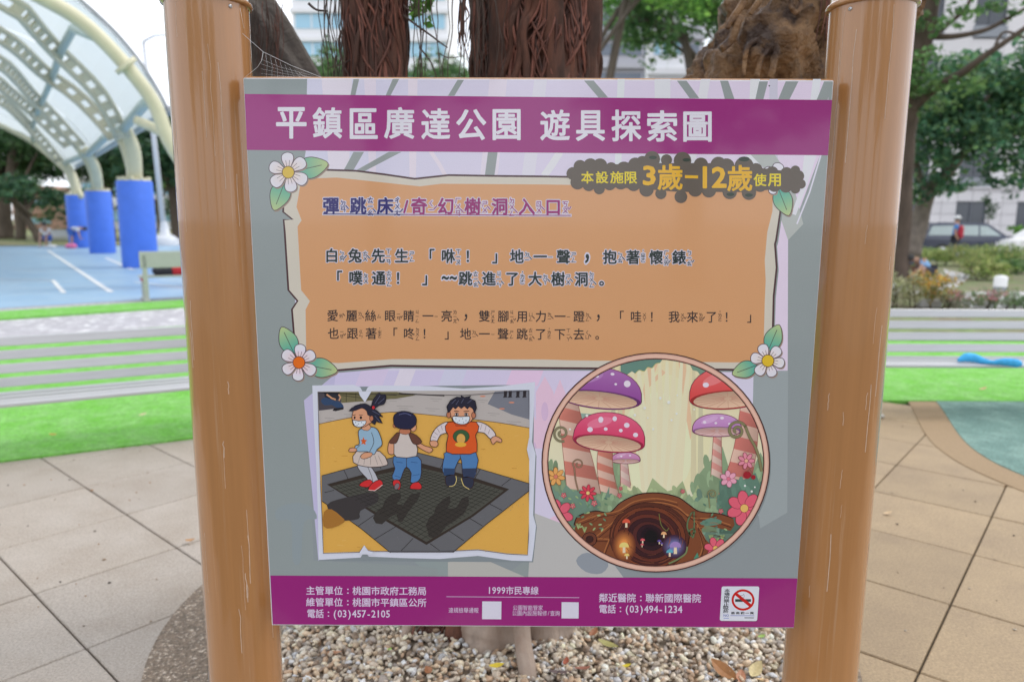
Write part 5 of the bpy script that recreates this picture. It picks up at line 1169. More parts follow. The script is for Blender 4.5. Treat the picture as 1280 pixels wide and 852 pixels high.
# columns with blue padding and curved struts
for (s, t, kn, lb) in [(0, .3, (.55, .2, 3.3), None), (0, 8.2, (.30, 7.4, 4.15), None), (0, 19.0, (.38, 17.0, 4.15), None), (0, 26.2, (.48, 26.3, 4.2), None)]:
    for mirr in (False, True):
        S_ = (lambda v: SP-v) if mirr else (lambda v: v)
        base = cp(S_(0), t, 0)
        if not mirr: base = {.3: cp(0, .3, 0)+Vector((.2, 0, 0)), 8.2: Vector((-11.62, 22.9, 0)), 19.0: Vector((-17.75, 31.9, 0)), 26.2: Vector((-22.0, 37.6, 0))}[t]
        b = MB(); b.lathe([(.50, 0), (.515, .03), (.515, 2.56), (.50, 2.60)], 20, tuple(base)); CN(b.build('column_pad', M_bluepad))
        c = MB(); c.lathe([(.47, 2.58), (.47, 2.64), (.40, 2.66)], 16, tuple(base)); 
        for k in range(10):
            a = 2*math.pi*k/10; c.tube([base+Vector((.42*math.cos(a), .42*math.sin(a), 2.6)), base+Vector((.42*math.cos(a), .42*math.sin(a), 2.72))], .06, 6)
        CN(c.build('base_flange', M_cream))
        k0_ = cp(S_(kn[0]), kn[1], kn[2]); top = base+Vector((0, 0, 2.55))
        for q, (dx, r0, r1) in enumerate([(0, .24, .17), (-.9, .15, .10)]):
            e = k0_ if q == 0 else cp(S_(kn[0]+.35), kn[1]+1.1, kn[2]+.35)
            b = MB(); mid = top.lerp(e, .5)+Vector((0, 0, .12))+ (base-cp(S_(1), t, 0)).normalized()*.12
            b.tube(catmull([top, mid, e], 6), list(np.linspace(r0, r1, 13)), 12); CN(b.build('strut', M_cream))

# ================================================================== BENCHES
def cast_leg(b, x):
    b.box((x-.022, -.235, 0), (x+.022, -.185, .375), .01); b.box((x-.03, -.27, 0), (x+.03, -.16, .03), .01)
    b.tube([(x, -.205, .36), (x, -.225, .46), (x, -.235, .56), (x, -.20, .61), (x, -.05, .615), (x, .10, .60), (x, .19, .57)], .020, 8)
    b.tube([(x, .235, .01), (x, .20, .18), (x, .185, .36), (x, .21, .55), (x, .27, .79)], .022, 8); b.box((x-.03, .17, 0), (x+.03, .30, .03), .01)
    b.box((x-.020, -.21, .345), (x+.020, .20, .385), .01); b.tube([(x, -.18, .20), (x, 0, .27), (x, .19, .20)], .014, 6)
def bench(L, loc, rz, label):
    t = empty('bench', loc, rz, label=label, cat='bench', group='slatted park benches round the planting bed')
    me = None
    for k in range(4):
        y = -.225+k*.116; b = MB(); b.box((-L/2, -.034, -.012), (L/2, .034, .012), .004); o = b.build('seat_slat', M_slat, t); o.location = (0, y+.05, .398-(.006 if k else 0))
    for k in range(4):
        z = .475+k*.093; yy = .205+(z-.45)*.22; b = MB(); b.box((-L/2, -.011, -.033), (L/2, .011, .033), .004); o = b.build('back_slat', M_slat, t); o.location = (0, yy-.03, z); o.rotation_euler = (-.22, 0, 0)
    for x in (-L/2+.10, L/2-.10): b = MB(); cast_leg(b, x); b.build('leg', M_cast, t)
    return t
dL = TURF_L[1]; pL = Vector((-3.30, 4.42, .012)); cL = pL+dL*(.92)+Vector((-dL.y, dL.x, 0))*.06
bench(2.15, (cL.x, cL.y, .0), math.atan2(dL.y, dL.x), 'pale metal slatted bench on the turf edge left of the sign').scale = (1, 1, .93)
bench(2.1, (3.74, 5.80, .0), rad(.8), 'pale metal slatted bench right of the sign with a blue cloth on its seat')
# blue cloth lying twisted on the right bench
b = MB(); cc = [Vector((3.44+(x_-4.03)*.66, y_+.06, z_)) for x_, y_, z_ in [(4.03, 5.62, .425), (4.13, 5.63, .448), (4.21, 5.62, .446), (4.29, 5.57, .432), (4.36, 5.54, .428), (4.46, 5.50, .440), (4.56, 5.46, .438), (4.61, 5.45, .428)]]
b.tube(catmull(cc, 4), list(np.interp(np.linspace(0, 7, 29), range(8), [.012, .036, .038, .024, .016, .030, .034, .012])), 10)
tag(b.build('blue_cloth', mat('blue_fabric', (.05, .42, .80), .7, var=.25, scale=30, bump=.5)), 'bright blue twisted cloth lying on the seat of the right bench', 'cloth')

# ================================================================== BANYAN IN THE BED
ban = empty('banyan_tree', (-.08, 2.72, 0), label='old banyan with stems wrapped in reddish hanging roots, growing from the pebble bed', cat='tree')
BO = Vector((-.08, 2.72, 0))
M_ban = mat('banyan_root_bark', (.060, .030, .022), .85, var=.65, scale=18, stretch=(1, 1, .3), bump=.6, bscale=40, col2=(.13, .05, .03), c2scale=5)
M_banb = mat('banyan_grey_bark', (.42, .33, .27), .85, var=.4, scale=10, stretch=(1, 1, .4), bump=.7, bscale=35, col2=(.24, .17, .13), c2scale=5)
M_burl = mat('banyan_burl', (.30, .165, .075), .55, var=.6, scale=16, bump=1.0, bscale=38, col2=(.060, .034, .024), c2scale=8, c2lo=.44, c2hi=.60, detail=9)
MATS['banyan_burl'].node_tree.nodes['Bump'].inputs['Distance'].default_value = .03
M_root = mat('aerial_root', (.135, .050, .034), .75, var=.4, scale=30, rnd=.75)
M_rootd = mat('thin_root', (.075, .048, .038), .8, var=.3, scale=30, rnd=.3)
def BN(o): o.parent = ban; o.matrix_parent_inverse = Matrix.Translation(-BO); return o
def trunk_mesh(pts, rads, n=40, ridge=.12, freq=3.0, seed=0, m=None, nm='stem', fluted=0):
    P = catmull(pts, 8); R_ = np.interp(np.linspace(0, len(rads)-1, len(P)), range(len(rads)), rads)
    V = []; F = []; ref = Vector((1, 0, 0))
    for i, p in enumerate(P):
        d = (P[min(i+1, len(P)-1)]-P[max(i-1, 0)]).normalized(); ref = (ref-d*ref.dot(d)).normalized(); bb = d.cross(ref)
        for k in range(n):
            a = 2*math.pi*k/n; u = ref*math.cos(a)+bb*math.sin(a)
            q = Vector((math.cos(a)*freq, math.sin(a)*freq, p.z*1.1+seed*7.3))
            f = 1+ridge*noise.fractal(q, 1.0, 2.0, 4)*1.3+fluted*math.sin(a*7+p.z*2+noise.noise(q)*3)
            V.append(p+u*R_[i]*f)
    for i in range(len(P)-1):
        for k in range(n): a = i*n+k; b_ = i*n+(k+1) % n; F.append((a, b_, b_+n, a+n))
    return BN(link(nm, meshof(nm, V, F, smooth=True), None, m or M_ban))
# main thick stem, second stem, grey limb leaning left, brown burled limb at the right
trunk_mesh([(-.12, 2.80, -.05), (-.10, 2.84, .5), (-.02, 2.86, 1.2), (.022, 2.86, 1.9), (.03, 2.86, 2.5), (.05, 2.9, 3.4)], [.30, .25, .225, .222, .215, .20], 64, .16, 5, 1, M_ban, fluted=.03)
trunk_mesh([(-.33, 2.66, -.05), (-.42, 2.66, .6), (-.49, 2.65, 1.3), (-.518, 2.65, 1.95), (-.53, 2.65, 2.5), (-.52, 2.7, 3.4)], [.13, .115, .10, .094, .103, .12], 40, .2, 4, 2, M_ban, fluted=.03)
trunk_mesh([(-.25, 2.85, .2), (-.45, 2.95, 1.0), (-.70, 3.0, 1.65), (-.915, 3.02, 1.98), (-1.12, 3.02, 2.30), (-1.55, 3.05, 2.75), (-2.3, 3.1, 3.3)], [.16, .14, .125, .125, .135, .13, .10], 40, .14, 3, 3, mat('banyan_limb_bark', (.105, .088, .078), .9, var=.4, scale=14, bump=.9, bscale=50))
# burled limb: thick, knotted
def burl():
    P = catmull([(.20, 2.86, .2), (.42, 2.88, .9), (.72, 2.95, 1.55), (.98, 3.02, 2.02), (1.22, 3.04, 2.42), (1.7, 3.1, 2.9), (2.4, 3.2, 3.5)], 26)
    P = [p for i, p in enumerate(P) if i % 3 == 0 or 1.6 < p.z < 2.7]
    rads = [float(np.interp(p.z, [.2, .9, 1.55, 2.02, 2.42, 2.9, 3.5], [.2, .22, .26, .35, .33, .24, .16])) for p in P]; n = 170; V = []; F = []; ref = Vector((1, 0, 0))
    knots = [(at(1036, 42, 2.72), .075, -.11), (at(958, 32, 2.66), .028, -.05), (at(985, 62, 2.66), .025, -.025), (at(940, 84, 2.62), .045, .055), (at(966, 84, 2.62), .035, .05), (at(895, 70, 2.72), .10, .06), (at(886, 92, 2.70), .06, .05), (at(930, 34, 2.64), .06, .05), (at(1000, 60, 2.66), .12, .03), (at(1010, 10, 2.66), .08, .05), (at(1030, 92, 2.7), .05, -.07), (at(918, 62, 2.66), .03, -.05), (at(952, 92, 2.62), .018, -.05), (at(872, 40, 2.8), .05, -.05), (at(975, 14, 2.64), .05, .04)]
    kc0 = at(1036, 42, 2.72)
    for i, p in enumerate(P):
        d = (P[min(i+1, len(P)-1)]-P[max(i-1, 0)]).normalized(); ref = (ref-d*ref.dot(d)).normalized(); bb = d.cross(ref)
        for k in range(n):
            a = 2*math.pi*k/n; u = ref*math.cos(a)+bb*math.sin(a); q = p+u*rads[i]
            fold = noise.fractal(Vector((q.x*7, q.y*7, q.z*2.4)), 1, 2.1, 4); ridg = (1-abs(fold)*2.6)
            f = noise.fractal(q*2.8+Vector((5, 1, 2)), 1, 2, 5)*.07+ridg*.060-.04+noise.fractal(q*15, 1, 2, 3)*.020
            dk = (q-kc0).length
            if dk < .22: f += .007*math.sin(dk*210)*(1-dk/.22)
            for kc, kr, kd in knots:
                dd = (q-kc).length/kr; f += kd*math.exp(-dd*dd*.9)
            V.append(q+u*f)
    for i in range(len(P)-1):
        for k in range(n): a = i*n+k; b_ = i*n+(k+1) % n; F.append((a, b_, b_+n, a+n))
    BN(link('stem', meshof('stem', V, F, smooth=True), None, M_burl))
burl()
def croot(pts, rads, m, nm='aerial_root', n=6, w=.012):
    P = catmull(pts, 4); R_ = np.interp(np.linspace(0, len(rads)-1, len(P)), range(len(rads)), rads)
    b = MB(); b.tube([p+Vector(noise.noise_vector(p*9))*w for p in P], R_, n); o = b.build(nm, m); BN(o); return o
rt = random.Random(3)
def wrap(cx_, cy_, rf, z0, z1, n, r0, r1, spread=1.5, m=M_root):
    """roots crawling down the visible faces of a stem"""
    for _ in range(n):
        a = rt.uniform(-math.pi*.98, -.02*math.pi); pts = []; z = z1; da = rt.gauss(0, .05*spread); rr_ = rt.uniform(r0, r1); bias = rt.gauss(0, .02*spread)
        while z > z0:
            c = (cx_(z), cy_(z)); r_ = rf(z)+rr_*.6+rt.uniform(-.004, .012); pts.append((c[0]+r_*math.cos(a), c[1]+r_*math.sin(a), z)); z -= rt.uniform(.04, .08); a += da; da = da*.82+bias*.4+rt.gauss(0, .040)
        if len(pts) > 2: croot(pts, [rr_*.9, rr_*rt.uniform(.7, 1.2), rr_*rt.uniform(.5, 1.0)], m)
ip = lambda xs, ys: (lambda z: float(np.interp(z, xs, ys)))
wrap(ip([1.2, 1.9, 2.5], [-.02, .022, .03]), ip([1, 3], [2.86, 2.86]), ip([1, 3], [.225, .215]), 1.70, 2.45, 130, .0018, .0062, 2.6)
wrap(ip([1.3, 1.95, 2.5], [-.49, -.518, -.53]), ip([1, 3], [2.65, 2.65]), ip([1, 1.95, 2.5], [.10, .094, .104]), 1.70, 2.45, 80, .0016, .0050, 3.4)
for k in range(9): wrap(ip([1.2, 1.9, 2.5], [-.02, .022, .03]), ip([1, 3], [2.86, 2.86]), ip([1, 3], [.222, .212]), 1.65, 2.5, 1, .010, .016, .5, M_ban)
for k in range(4): wrap(ip([1.2, 1.9, 2.5], [-.49, -.518, -.53]), ip([1, 3], [2.65, 2.65]), ip([1, 3], [.094, .10]), 1.65, 2.5, 1, .008, .013, .5, M_ban)
# fine roots hanging down the grey limb, and a ragged beard on the left side of the thick stem
for _ in range(46):
    x = rt.uniform(306, 352); y0 = rt.uniform(-10, 50); p = at(x, y0, 2.885-.02*rt.random()); pts = []
    for k in range(rt.randint(3, 7)): pts.append((p.x+rt.uniform(-.008, .008), p.y-.004*k, p.z-.055*k))
    croot(pts, [.0016, .0012, .0007], rt.choice([M_root, M_rootd]), n=4, w=.006)
for _ in range(26):
    x = rt.uniform(574, 600); y0 = rt.uniform(-14, 10); p = at(x, y0, 2.66); L_r = rt.uniform(.06, .22) if x < 590 else rt.uniform(.12, .34)
    croot([p, p+Vector((rt.uniform(-.01, .015), 0, -L_r*.5)), p+Vector((rt.uniform(-.02, .02), 0, -L_r))], [.0035, .0026, .0010], rt.choice([M_root, M_rootd]), n=5, w=.010)
# thin roots hanging free between the stems
for px, n_, sp in [(402, 5, 14), (428, 7, 9), (520, 6, 10), (540, 5, 12), (572, 4, 12), (414, 4, 16), (598, 5, 6), (600, 4, 8), (624, 4, 12)]:
    for _ in range(n_):
        x = px+rt.uniform(-sp, sp); Y = rt.uniform(2.50, 2.66); p = at(x, -20, Y); z = p.z; q = p.copy(); pts = []
        drift = rt.uniform(-.12, .12)
        while z > 1.72: pts.append((q.x, q.y, z)); z -= rt.uniform(.05, .09); q.x += drift*.05+rt.uniform(-.010, .010)
        croot(pts, [rt.uniform(.0011, .0026), .0014, .0009], M_rootd, n=5, w=.010)
for P_, r_ in [([(505, 20), (530, 38), (548, 52), (560, 60)], .004), ([(386, 4), (396, 12), (410, 13)], .0045), ([(436, 28), (424, 50), (428, 78), (438, 96)], .005), ([(452, 60), (436, 76), (412, 84)], .003), ([(548, 66), (562, 72), (580, 70)], .002), ([(505, 8), (516, 14), (512, -4)], .004), ([(524, 60), (540, 80), (546, 100)], .003)]:
    croot([at(x, y, 2.58) for x, y in P_], [r_, r_*.8, r_*.5], M_rootd, n=6, w=.004)
# roots over the burled limb
for P_, r_ in [([(934, -10), (924, 12), (914, 26), (908, 36)], .012), ([(955, -8), (944, 8), (938, 18)], .010), ([(900, 62), (914, 50), (920, 34), (926, 20)], .014), ([(945, 98), (952, 74), (960, 58), (952, 50), (938, 56), (932, 74), (928, 98)], .010), ([(962, 99), (966, 78), (970, 62), (964, 50)], .013), ([(992, -8), (990, 8), (996, 16), (1002, 8), (1000, -8)], .008)]:
    pts = [at(x, y, 2.66) for x, y in P_]; croot(pts, [r_, r_*1.1, r_*.7], M_burl, n=8, w=.006)
for _ in range(7):
    x = rt.uniform(1024, 1040); croot([at(x, -10, 2.60), at(x-2, 20, 2.6), at(x-rt.uniform(2, 10), rt.uniform(40, 66), 2.6)], [.0022, .0018, .001], M_root, n=5, w=.004)
# root flare seen below the sign
for pts, rads, m in [([(-.12, 2.56, .55), (-.10, 2.52, .25), (-.13, 2.47, .02), (-.16, 2.40, -.06)], [.10, .105, .115, .08], M_banb), ([(.10, 2.62, .5), (.10, 2.57, .22), (.085, 2.52, .03), (.10, 2.45, -.06)], [.09, .095, .105, .07], M_banb),
                     ([(.06, 2.50, .5), (-.005, 2.44, .26), (-.012, 2.34, .10), (.005, 2.24, .02), (.02, 2.18, -.04)], [.024, .026, .028, .030, .020], M_banb), ([(-.30, 2.60, .5), (-.31, 2.56, .2), (-.34, 2.52, .0), (-.38, 2.46, -.06)], [.05, .055, .06, .04], M_ban),
                     ([(-.24, 2.56, .5), (-.24, 2.52, .2), (-.25, 2.46, .02), (-.26, 2.40, -.05)], [.03, .035, .04, .03], M_ban), ([(-.36, 2.6, .4), (-.40, 2.52, .12), (-.44, 2.46, .0)], [.02, .024, .02], M_banb)]:
    trunk_mesh(pts, rads, 24, .12, 3, rt.randint(0, 9), m, 'root')
for _ in range(22):
    x = rt.uniform(-.42, -.16); y = 2.50+rt.uniform(-.02, .05); croot([(x, y, .32), (x+rt.uniform(-.03, .03), y-.02, .14), (x+rt.uniform(-.06, .04), y-.05, .015)], [.004, .006, .004], rt.choice([M_root, M_ban]), n=5, w=.008)
# crown overhead (above the frame) which shades the bed, and a tuft that dips into view
blobs = []
for k in range(26):
    x_ = rt.uniform(-3.2, 3.2); y_ = rt.uniform(-.4, 5.0); zz = 3.6+max(0, y_-1.2)*.72+rt.uniform(0, .8); blobs.append(((x_-BO.x, y_-BO.y, zz), (.9, .8, .4), 420))
leaf_cloud('crown', blobs, .10, GM, ban)
tp = at(528, 6, 2.9)-BO; leaf_cloud('leaf_tuft', [(tuple(tp), (.05, .05, .07), 34)], .05, GB, ban); leaf_cloud('leaf_tuft', [(tuple(tp+Vector((.12, 0, .08))), (.10, .05, .05), 26)], .05, GB, ban)

# fallen leaves
M_dl = mat('dead_leaf', attr=True, rough=.6, var=.25, scale=60)
def fallen(x, y, L, col, label, rz, z=.028, curl_=.3):
    V = []; F = []; n = 7
    for i in range(n):
        t = i/(n-1); w_ = L*.26*math.sin(math.pi*min(1, t*.93+.05))**.8
        for j, s in enumerate((-1, 0, 1)): V.append(((t-.5)*L, s*w_, curl_*L*((t-.5)**2)*1.6+abs(s)*w_*.5*curl_*2))
    for i in range(n-1):
        for j in range(2): a = i*3+j; F.append((a, a+1, a+4, a+3))
    o = link('fallen_leaf', meshof('fallen_leaf', V, F, [col]*len(V)), None, M_dl); o.location = (x, y, z); o.rotation_euler = (random.uniform(-.3, .3), random.uniform(-.3, .3), rz)
    tag(o, label, 'leaf', 'fallen leaves'); return o
def fl(px, py, L, col, label, rz, z=.028, c=.3): p = gp(px, py, z); fallen(p.x, p.y, L, col, label, rz, z, c)
fl(760, 806, .075, (.36, .33, .12), 'curled olive-yellow dead leaf on the pebbles right of the roots', -.5); fl(783, 832, .034, (.66, .52, .03), 'small bright yellow leaf on the pebbles below the sign, right of centre', .2)
fl(904, 838, .10, (.30, .13, .04), 'long rusty brown dead leaf on the pebbles by the right post', 2.3); fl(926, 846, .06, (.40, .18, .10), 'reddish curled leaf between the rusty and the pale leaf', 1.2); fl(944, 838, .075, (.58, .48, .26), 'pale straw-coloured dead leaf nearest the right post', .8, c=.5)
fl(952, 850, .05, (.60, .42, .22), 'pale tan leaf at the bottom edge by the right post', .3); fl(621, 832, .05, (.66, .50, .04), 'round yellow leaf on the root under the sign', .1, .045); fl(487, 811, .02, (.30, .55, .08), 'tiny fresh green leaf on the pebbles left of the roots', .9)
fl(418, 816, .05, (.42, .20, .10), 'small orange-brown leaf on the pebbles at the left', .1); fl(708, 828, .04, (.38, .10, .05), 'dark red leaf standing against the right root', 1.3, .05, .6); fl(728, 836, .06, (.30, .12, .08), 'crumpled red-brown leaf right of the roots', .4); fl(700, 842, .08, (.14, .10, .10), 'grey-purple withered leaf at the foot of the roots', 0.2)
fl(742, 790, .05, (.34, .14, .07), 'brown leaf partly under the foot of the sign', .9); fl(536, 838, .05, (.34, .14, .06), 'brown leaf left of the root bundle', 2.0); fl(952, 795, .03, (.3, .45, .1), 'small green leaf on the pebbles high by the right post', .3)
fl(238, 676, .045, (.50, .28, .13), 'curled tan leaf on the paving just left of the left post', .2, .010, .6); fl(66, 543, .05, (.55, .32, .06), 'yellow-brown leaf on the turf behind the left bench', 0.4, .03); fl(1110, 641, .045, (.62, .44, .26), 'pale leaf on the tan paving right of the right post', .1, .008)
fl(1229, 486, .07, (.62, .34, .20), 'orange-brown leaf on the turf below the right bench', .1, .03); fl(179, 518, .06, (.6, .5, .3), 'small pale leaf on the turf behind the left bench seat', .4, .03)

# spider threads from the left post cap to the rail
sw = empty('spider_web', tuple(at(312, 50, 1.56)), label='fine pale spider threads strung from the left post to the panel top', cat='spider web')
M_web = mat('spider_silk', (.80, .80, .82), .3, var=.0)
so_ = at(312, 50, 1.56)
def thread(P_, r_): b = MB(); b.tube([at(x, y, 1.562)-so_ for x, y in P_], r_, 4); b.build('thread', M_web, sw)
thread([(303, 42), (329, 65), (364, 82), (402, 97)], .00032); thread([(329, 65), (327, 76), (322, 84)], .0004); thread([(322, 84), (312, 92), (306, 97)], .0002); thread([(305, 36), (300, 10)], .0002)
for k in range(9): thread([(332+k*6, 67+k*3.4), (334+k*6.2, 80+k*2), (333+k*7, 96.5)], .00013)
for k in range(4): thread([(326, 74+k*6), (350, 84+k*3.6), (392-k*8, 95+k*.5)], .00013)

# ================================================================== FAR SIDE OF THE COURT: people, bench, pole
M_skin = mat('skin', (.46, .27, .19), .6, var=.06); M_hair = mat('black_hair', (.02, .018, .018), .6, var=.2)
M_wshirt = mat('white_shirt', (.70, .70, .72), .8, var=.08); M_bshort = mat('blue_shorts', (.06, .15, .48), .8, var=.1); M_lblue = mat('light_blue_shirt', (.26, .46, .78), .8, var=.1)
M_blue2 = mat('blue_jacket', (.06, .24, .62), .8, var=.1); M_redbag = mat('red_bag', (.50, .03, .06), .7, var=.15); M_dark = mat('dark_cloth', (.03, .03, .045), .8, var=.2); M_pink = mat('pink_bag', (.75, .18, .36), .7, var=.1)
def skin_obj(name, pts, edges, rads, m, parent):
    me = bpy.data.meshes.new(name); me.from_pydata(pts, edges, []); me.update(); o = link(name, me, parent, m)
    md = o.modifiers.new('skin', 'SKIN'); md.use_smooth_shade = True
    for v, r_ in zip(me.skin_vertices[0].data, rads): v.radius = (r_, r_) if not isinstance(r_, tuple) else r_
    me.skin_vertices[0].data[0].use_root = True
    s_ = o.modifiers.new('sub', 'SUBSURF'); s_.levels = 1; s_.render_levels = 2; return o
def person(loc, rz, pose, label, top, bottom, headgear=None, hair=M_hair, h=1.0):
    t = empty('person', loc, rz, label=label, cat='person')
    J = {k: tuple(c*h for c in v) for k, v in pose.items()}
    nm = ['pelvis', 'waist', 'chest', 'neck', 'head0', 'head1', 'lsh', 'lel', 'lwr', 'lha', 'rsh', 'rel', 'rwr', 'rha', 'lhip', 'lkn', 'lan', 'lto', 'rhip', 'rkn', 'ran', 'rto']
    E_ = [(0, 1), (1, 2), (2, 3), (3, 4), (4, 5), (2, 6), (6, 7), (7, 8), (8, 9), (2, 10), (10, 11), (11, 12), (12, 13), (0, 14), (14, 15), (15, 16), (16, 17), (0, 18), (18, 19), (19, 20), (20, 21)]
    R_ = [.12, .11, .13, .055, .085, .075, .055, .042, .03, .028, .055, .042, .03, .028, .085, .06, .04, .03, .085, .06, .04, .03]
    skin_obj('body', [J[n_] for n_ in nm], E_, [r_*h for r_ in R_], M_skin, t)
    skin_obj('shirt', [J['pelvis'], J['waist'], J['chest'], J['lsh'], tuple((Vector(J['lsh']).lerp(Vector(J['lel']), .6))), J['rsh'], tuple((Vector(J['rsh']).lerp(Vector(J['rel']), .6)))], [(0, 1), (1, 2), (2, 3), (3, 4), (2, 5), (5, 6)], [.145*h, .135*h, .155*h, .075*h, .062*h, .075*h, .062*h], top, t)
    skin_obj('shorts', [J['pelvis'], J['lhip'], tuple(Vector(J['lhip']).lerp(Vector(J['lkn']), .75)), J['rhip'], tuple(Vector(J['rhip']).lerp(Vector(J['rkn']), .75))], [(0, 1), (1, 2), (0, 3), (3, 4)], [.15*h, .105*h, .085*h, .105*h, .085*h], bottom, t)
    hd = (Vector(J['head0'])+Vector(J['head1']))/2; b = MB(); b.lathe([(.07, -.02), (.112, .02), (.112, .07), (.085, .125), (.03, .150), (.002, .153)], 14)
    o = b.build('hair', hair, t); o.location = hd-Vector((0, 0, .01)); o.scale = (h, h, h)
    if headgear:
        b = MB(); b.lathe([(.118, .04), (.122, .06), (.115, .10), (.07, .155), (.002, .165)], 14); b.box((-.07, -.20, .045), (.07, -.09, .058), .01); o = b.build('cap', headgear, t); o.location = hd-Vector((0, 0, .01)); o.scale = (h, h, h)
    for s in ('l', 'r'):
        b = MB(); b.box((-.045, -.16, -.03), (.045, .09, .05), .02); o = b.build('shoe', M_wshirt if bottom is M_bshort else M_dark, t); o.location = Vector(J[s+'an'])+Vector((0, 0, -.03)); o.scale = (h, h, h)
    return t
stand = dict(pelvis=(0, 0, .93), waist=(0, 0, 1.08), chest=(0, 0, 1.28), neck=(0, 0, 1.44), head0=(0, -.01, 1.53), head1=(0, -.01, 1.63), lsh=(.18, 0, 1.36), lel=(.24, .03, 1.10), lwr=(.25, -.06, .88), lha=(.25, -.10, .80), rsh=(-.18, 0, 1.36), rel=(-.24, .03, 1.10), rwr=(-.25, -.06, .88), rha=(-.25, -.10, .80), lhip=(.09, 0, .88), lkn=(.10, -.03, .48), lan=(.10, 0, .08), lto=(.10, -.14, .04), rhip=(-.09, 0, .88), rkn=(-.10, -.02, .48), ran=(-.10, .05, .08), rto=(-.10, -.09, .04))
sit = dict(stand); sit.update(pelvis=(0, 0, .50), waist=(0, -.03, .64), chest=(0, -.10, .84), neck=(0, -.14, 1.0), head0=(0, -.18, 1.09), head1=(0, -.20, 1.18), lsh=(.18, -.10, .92), lel=(.24, -.22, .68), lwr=(.14, -.44, .60), lha=(.10, -.50, .60), rsh=(-.18, -.10, .92), rel=(-.24, -.22, .68), rwr=(-.14, -.44, .60), rha=(-.10, -.50, .60), lhip=(.10, -.04, .50), lkn=(.14, -.44, .50), lan=(.13, -.42, .09), lto=(.13, -.56, .05), rhip=(-.10, -.04, .50), rkn=(-.14, -.44, .50), ran=(-.16, -.46, .09), rto=(-.16, -.60, .05))
bend = dict(stand); bend.update(pelvis=(0, 0, .86), waist=(.12, 0, .95), chest=(.34, 0, 1.0), neck=(.50, 0, .98), head0=(.60, 0, .93), head1=(.68, 0, .88), lsh=(.36, -.16, .96), lel=(.40, -.18, .70), lwr=(.44, -.14, .48), lha=(.46, -.12, .40), rsh=(.36, .16, .96), rel=(.40, .18, .70), rwr=(.46, .14, .50), rha=(.48, .12, .42), lhip=(0, -.09, .82), lkn=(.04, -.11, .46), lan=(-.02, -.11, .08), lto=(.12, -.11, .04), rhip=(0, .09, .82), rkn=(.10, .12, .46), ran=(.16, .12, .08), rto=(.30, .12, .04))
crouch = dict(sit); crouch.update(pelvis=(0, .02, .30), waist=(.0, -.12, .44), chest=(0, -.30, .56), neck=(0, -.44, .60), head0=(0, -.53, .60), head1=(0, -.60, .57), lsh=(.18, -.30, .58), lel=(.22, -.42, .36), lwr=(.14, -.55, .22), lha=(.10, -.60, .16), rsh=(-.18, -.30, .58), rel=(-.22, -.42, .36), rwr=(-.14, -.55, .22), rha=(-.10, -.60, .16), lhip=(.10, -.02, .30), lkn=(.16, -.36, .38), lan=(.13, -.10, .08), lto=(.13, -.24, .04), rhip=(-.10, -.02, .30), rkn=(-.16, -.36, .38), ran=(-.13, -.10, .08), rto=(-.13, -.24, .04))
q = gp(60, 309.5); person((q.x, q.y, 0), rad(8), sit, 'person in a pale shirt and blue shorts sitting on the far bench across the court', M_wshirt, M_bshort)
q = gp(98, 309.5); person((q.x-.1, q.y-.3, 0), rad(10), bend, 'person in a white top and blue shorts bending forward beside the far bench', M_wshirt, M_bshort)
q = at(1194, 300, 29.0); person((q.x, 29.0, -.03), rad(60), stand, 'person in a blue jacket and white cap walking past the dark estate car', M_blue2, M_dark, M_wshirt, h=1.02)
bp_ = MB(); bp_.box((-.17, -.10, -.25), (.17, .12, .25), .07); bp_.box((-.12, .10, -.2), (.12, .17, .04), .04); o = bp_.build('backpack', M_redbag); bx = at(1201, 290, 28.9); o.location = bx; o.rotation_euler = (0, 0, rad(60)); tag(o, 'small red backpack worn by the person in the blue jacket', 'backpack')
q = gp(1146, 352); person((q.x+.25, q.y, -.02), rad(-78), crouch, 'person in a light blue shirt crouching by the garden path behind the dark trunk', M_lblue, M_dark)
# far bench with the seated person, bags beside it
def plain_bench(loc, rz, L, label, backh=.85, panel_=False, m=M_slat):
    t = empty('bench', loc, rz, label=label, cat='bench')
    for k in range(3): b = MB(); b.box((-L/2, -.22+k*.15, .42), (L/2, -.09+k*.15, .45), .008); b.build('seat_slat', m, t)
    if panel_:
        b = MB(); b.box((-L/2, .24, .60), (L/2, .27, backh+.04), .008); b.build('backrest', m, t)
    else:
        for k in range(3): b = MB(); b.box((-L/2, .24, .52+k*.12), (L/2, .26, .61+k*.12), .006); b.build('back_slat', m, t)
    for x in (-L/2+.08, L/2-.08):
        b = MB(); b.box((x-.03, -.22, 0), (x+.03, -.16, .42), .01); b.box((x-.04, .20, 0), (x+.04, .27, backh-.02), .01); b.box((x-.03, -.22, .38), (x+.03, .22, .42), .01); b.box((x-.06, -.30, 0), (x+.06, .34, .03), .01); b.build('leg', m, t)
    return t
q = gp(76, 309); plain_bench((q.x+.3, q.y+.25, 0), rad(8), 2.2, 'grey bench at the far side of the blue court, between two people', m=M_slat)
q = gp(92, 310); b = MB(); b.box((-.25, -.15, 0), (.25, .15, .22), .08); o = b.build('bag', M_pink); o.location = (q.x, q.y-.2, 0); tag(o, 'pink bag on the ground by the far bench', 'bag')
q = gp(70, 310); b = MB(); b.box((-.2, -.12, 0), (.2, .12, .16), .06); o = b.build('bag', M_wshirt); o.location = (q.x, q.y-.3, 0); tag(o, 'white bag on the ground at the feet of the seated person', 'bag')
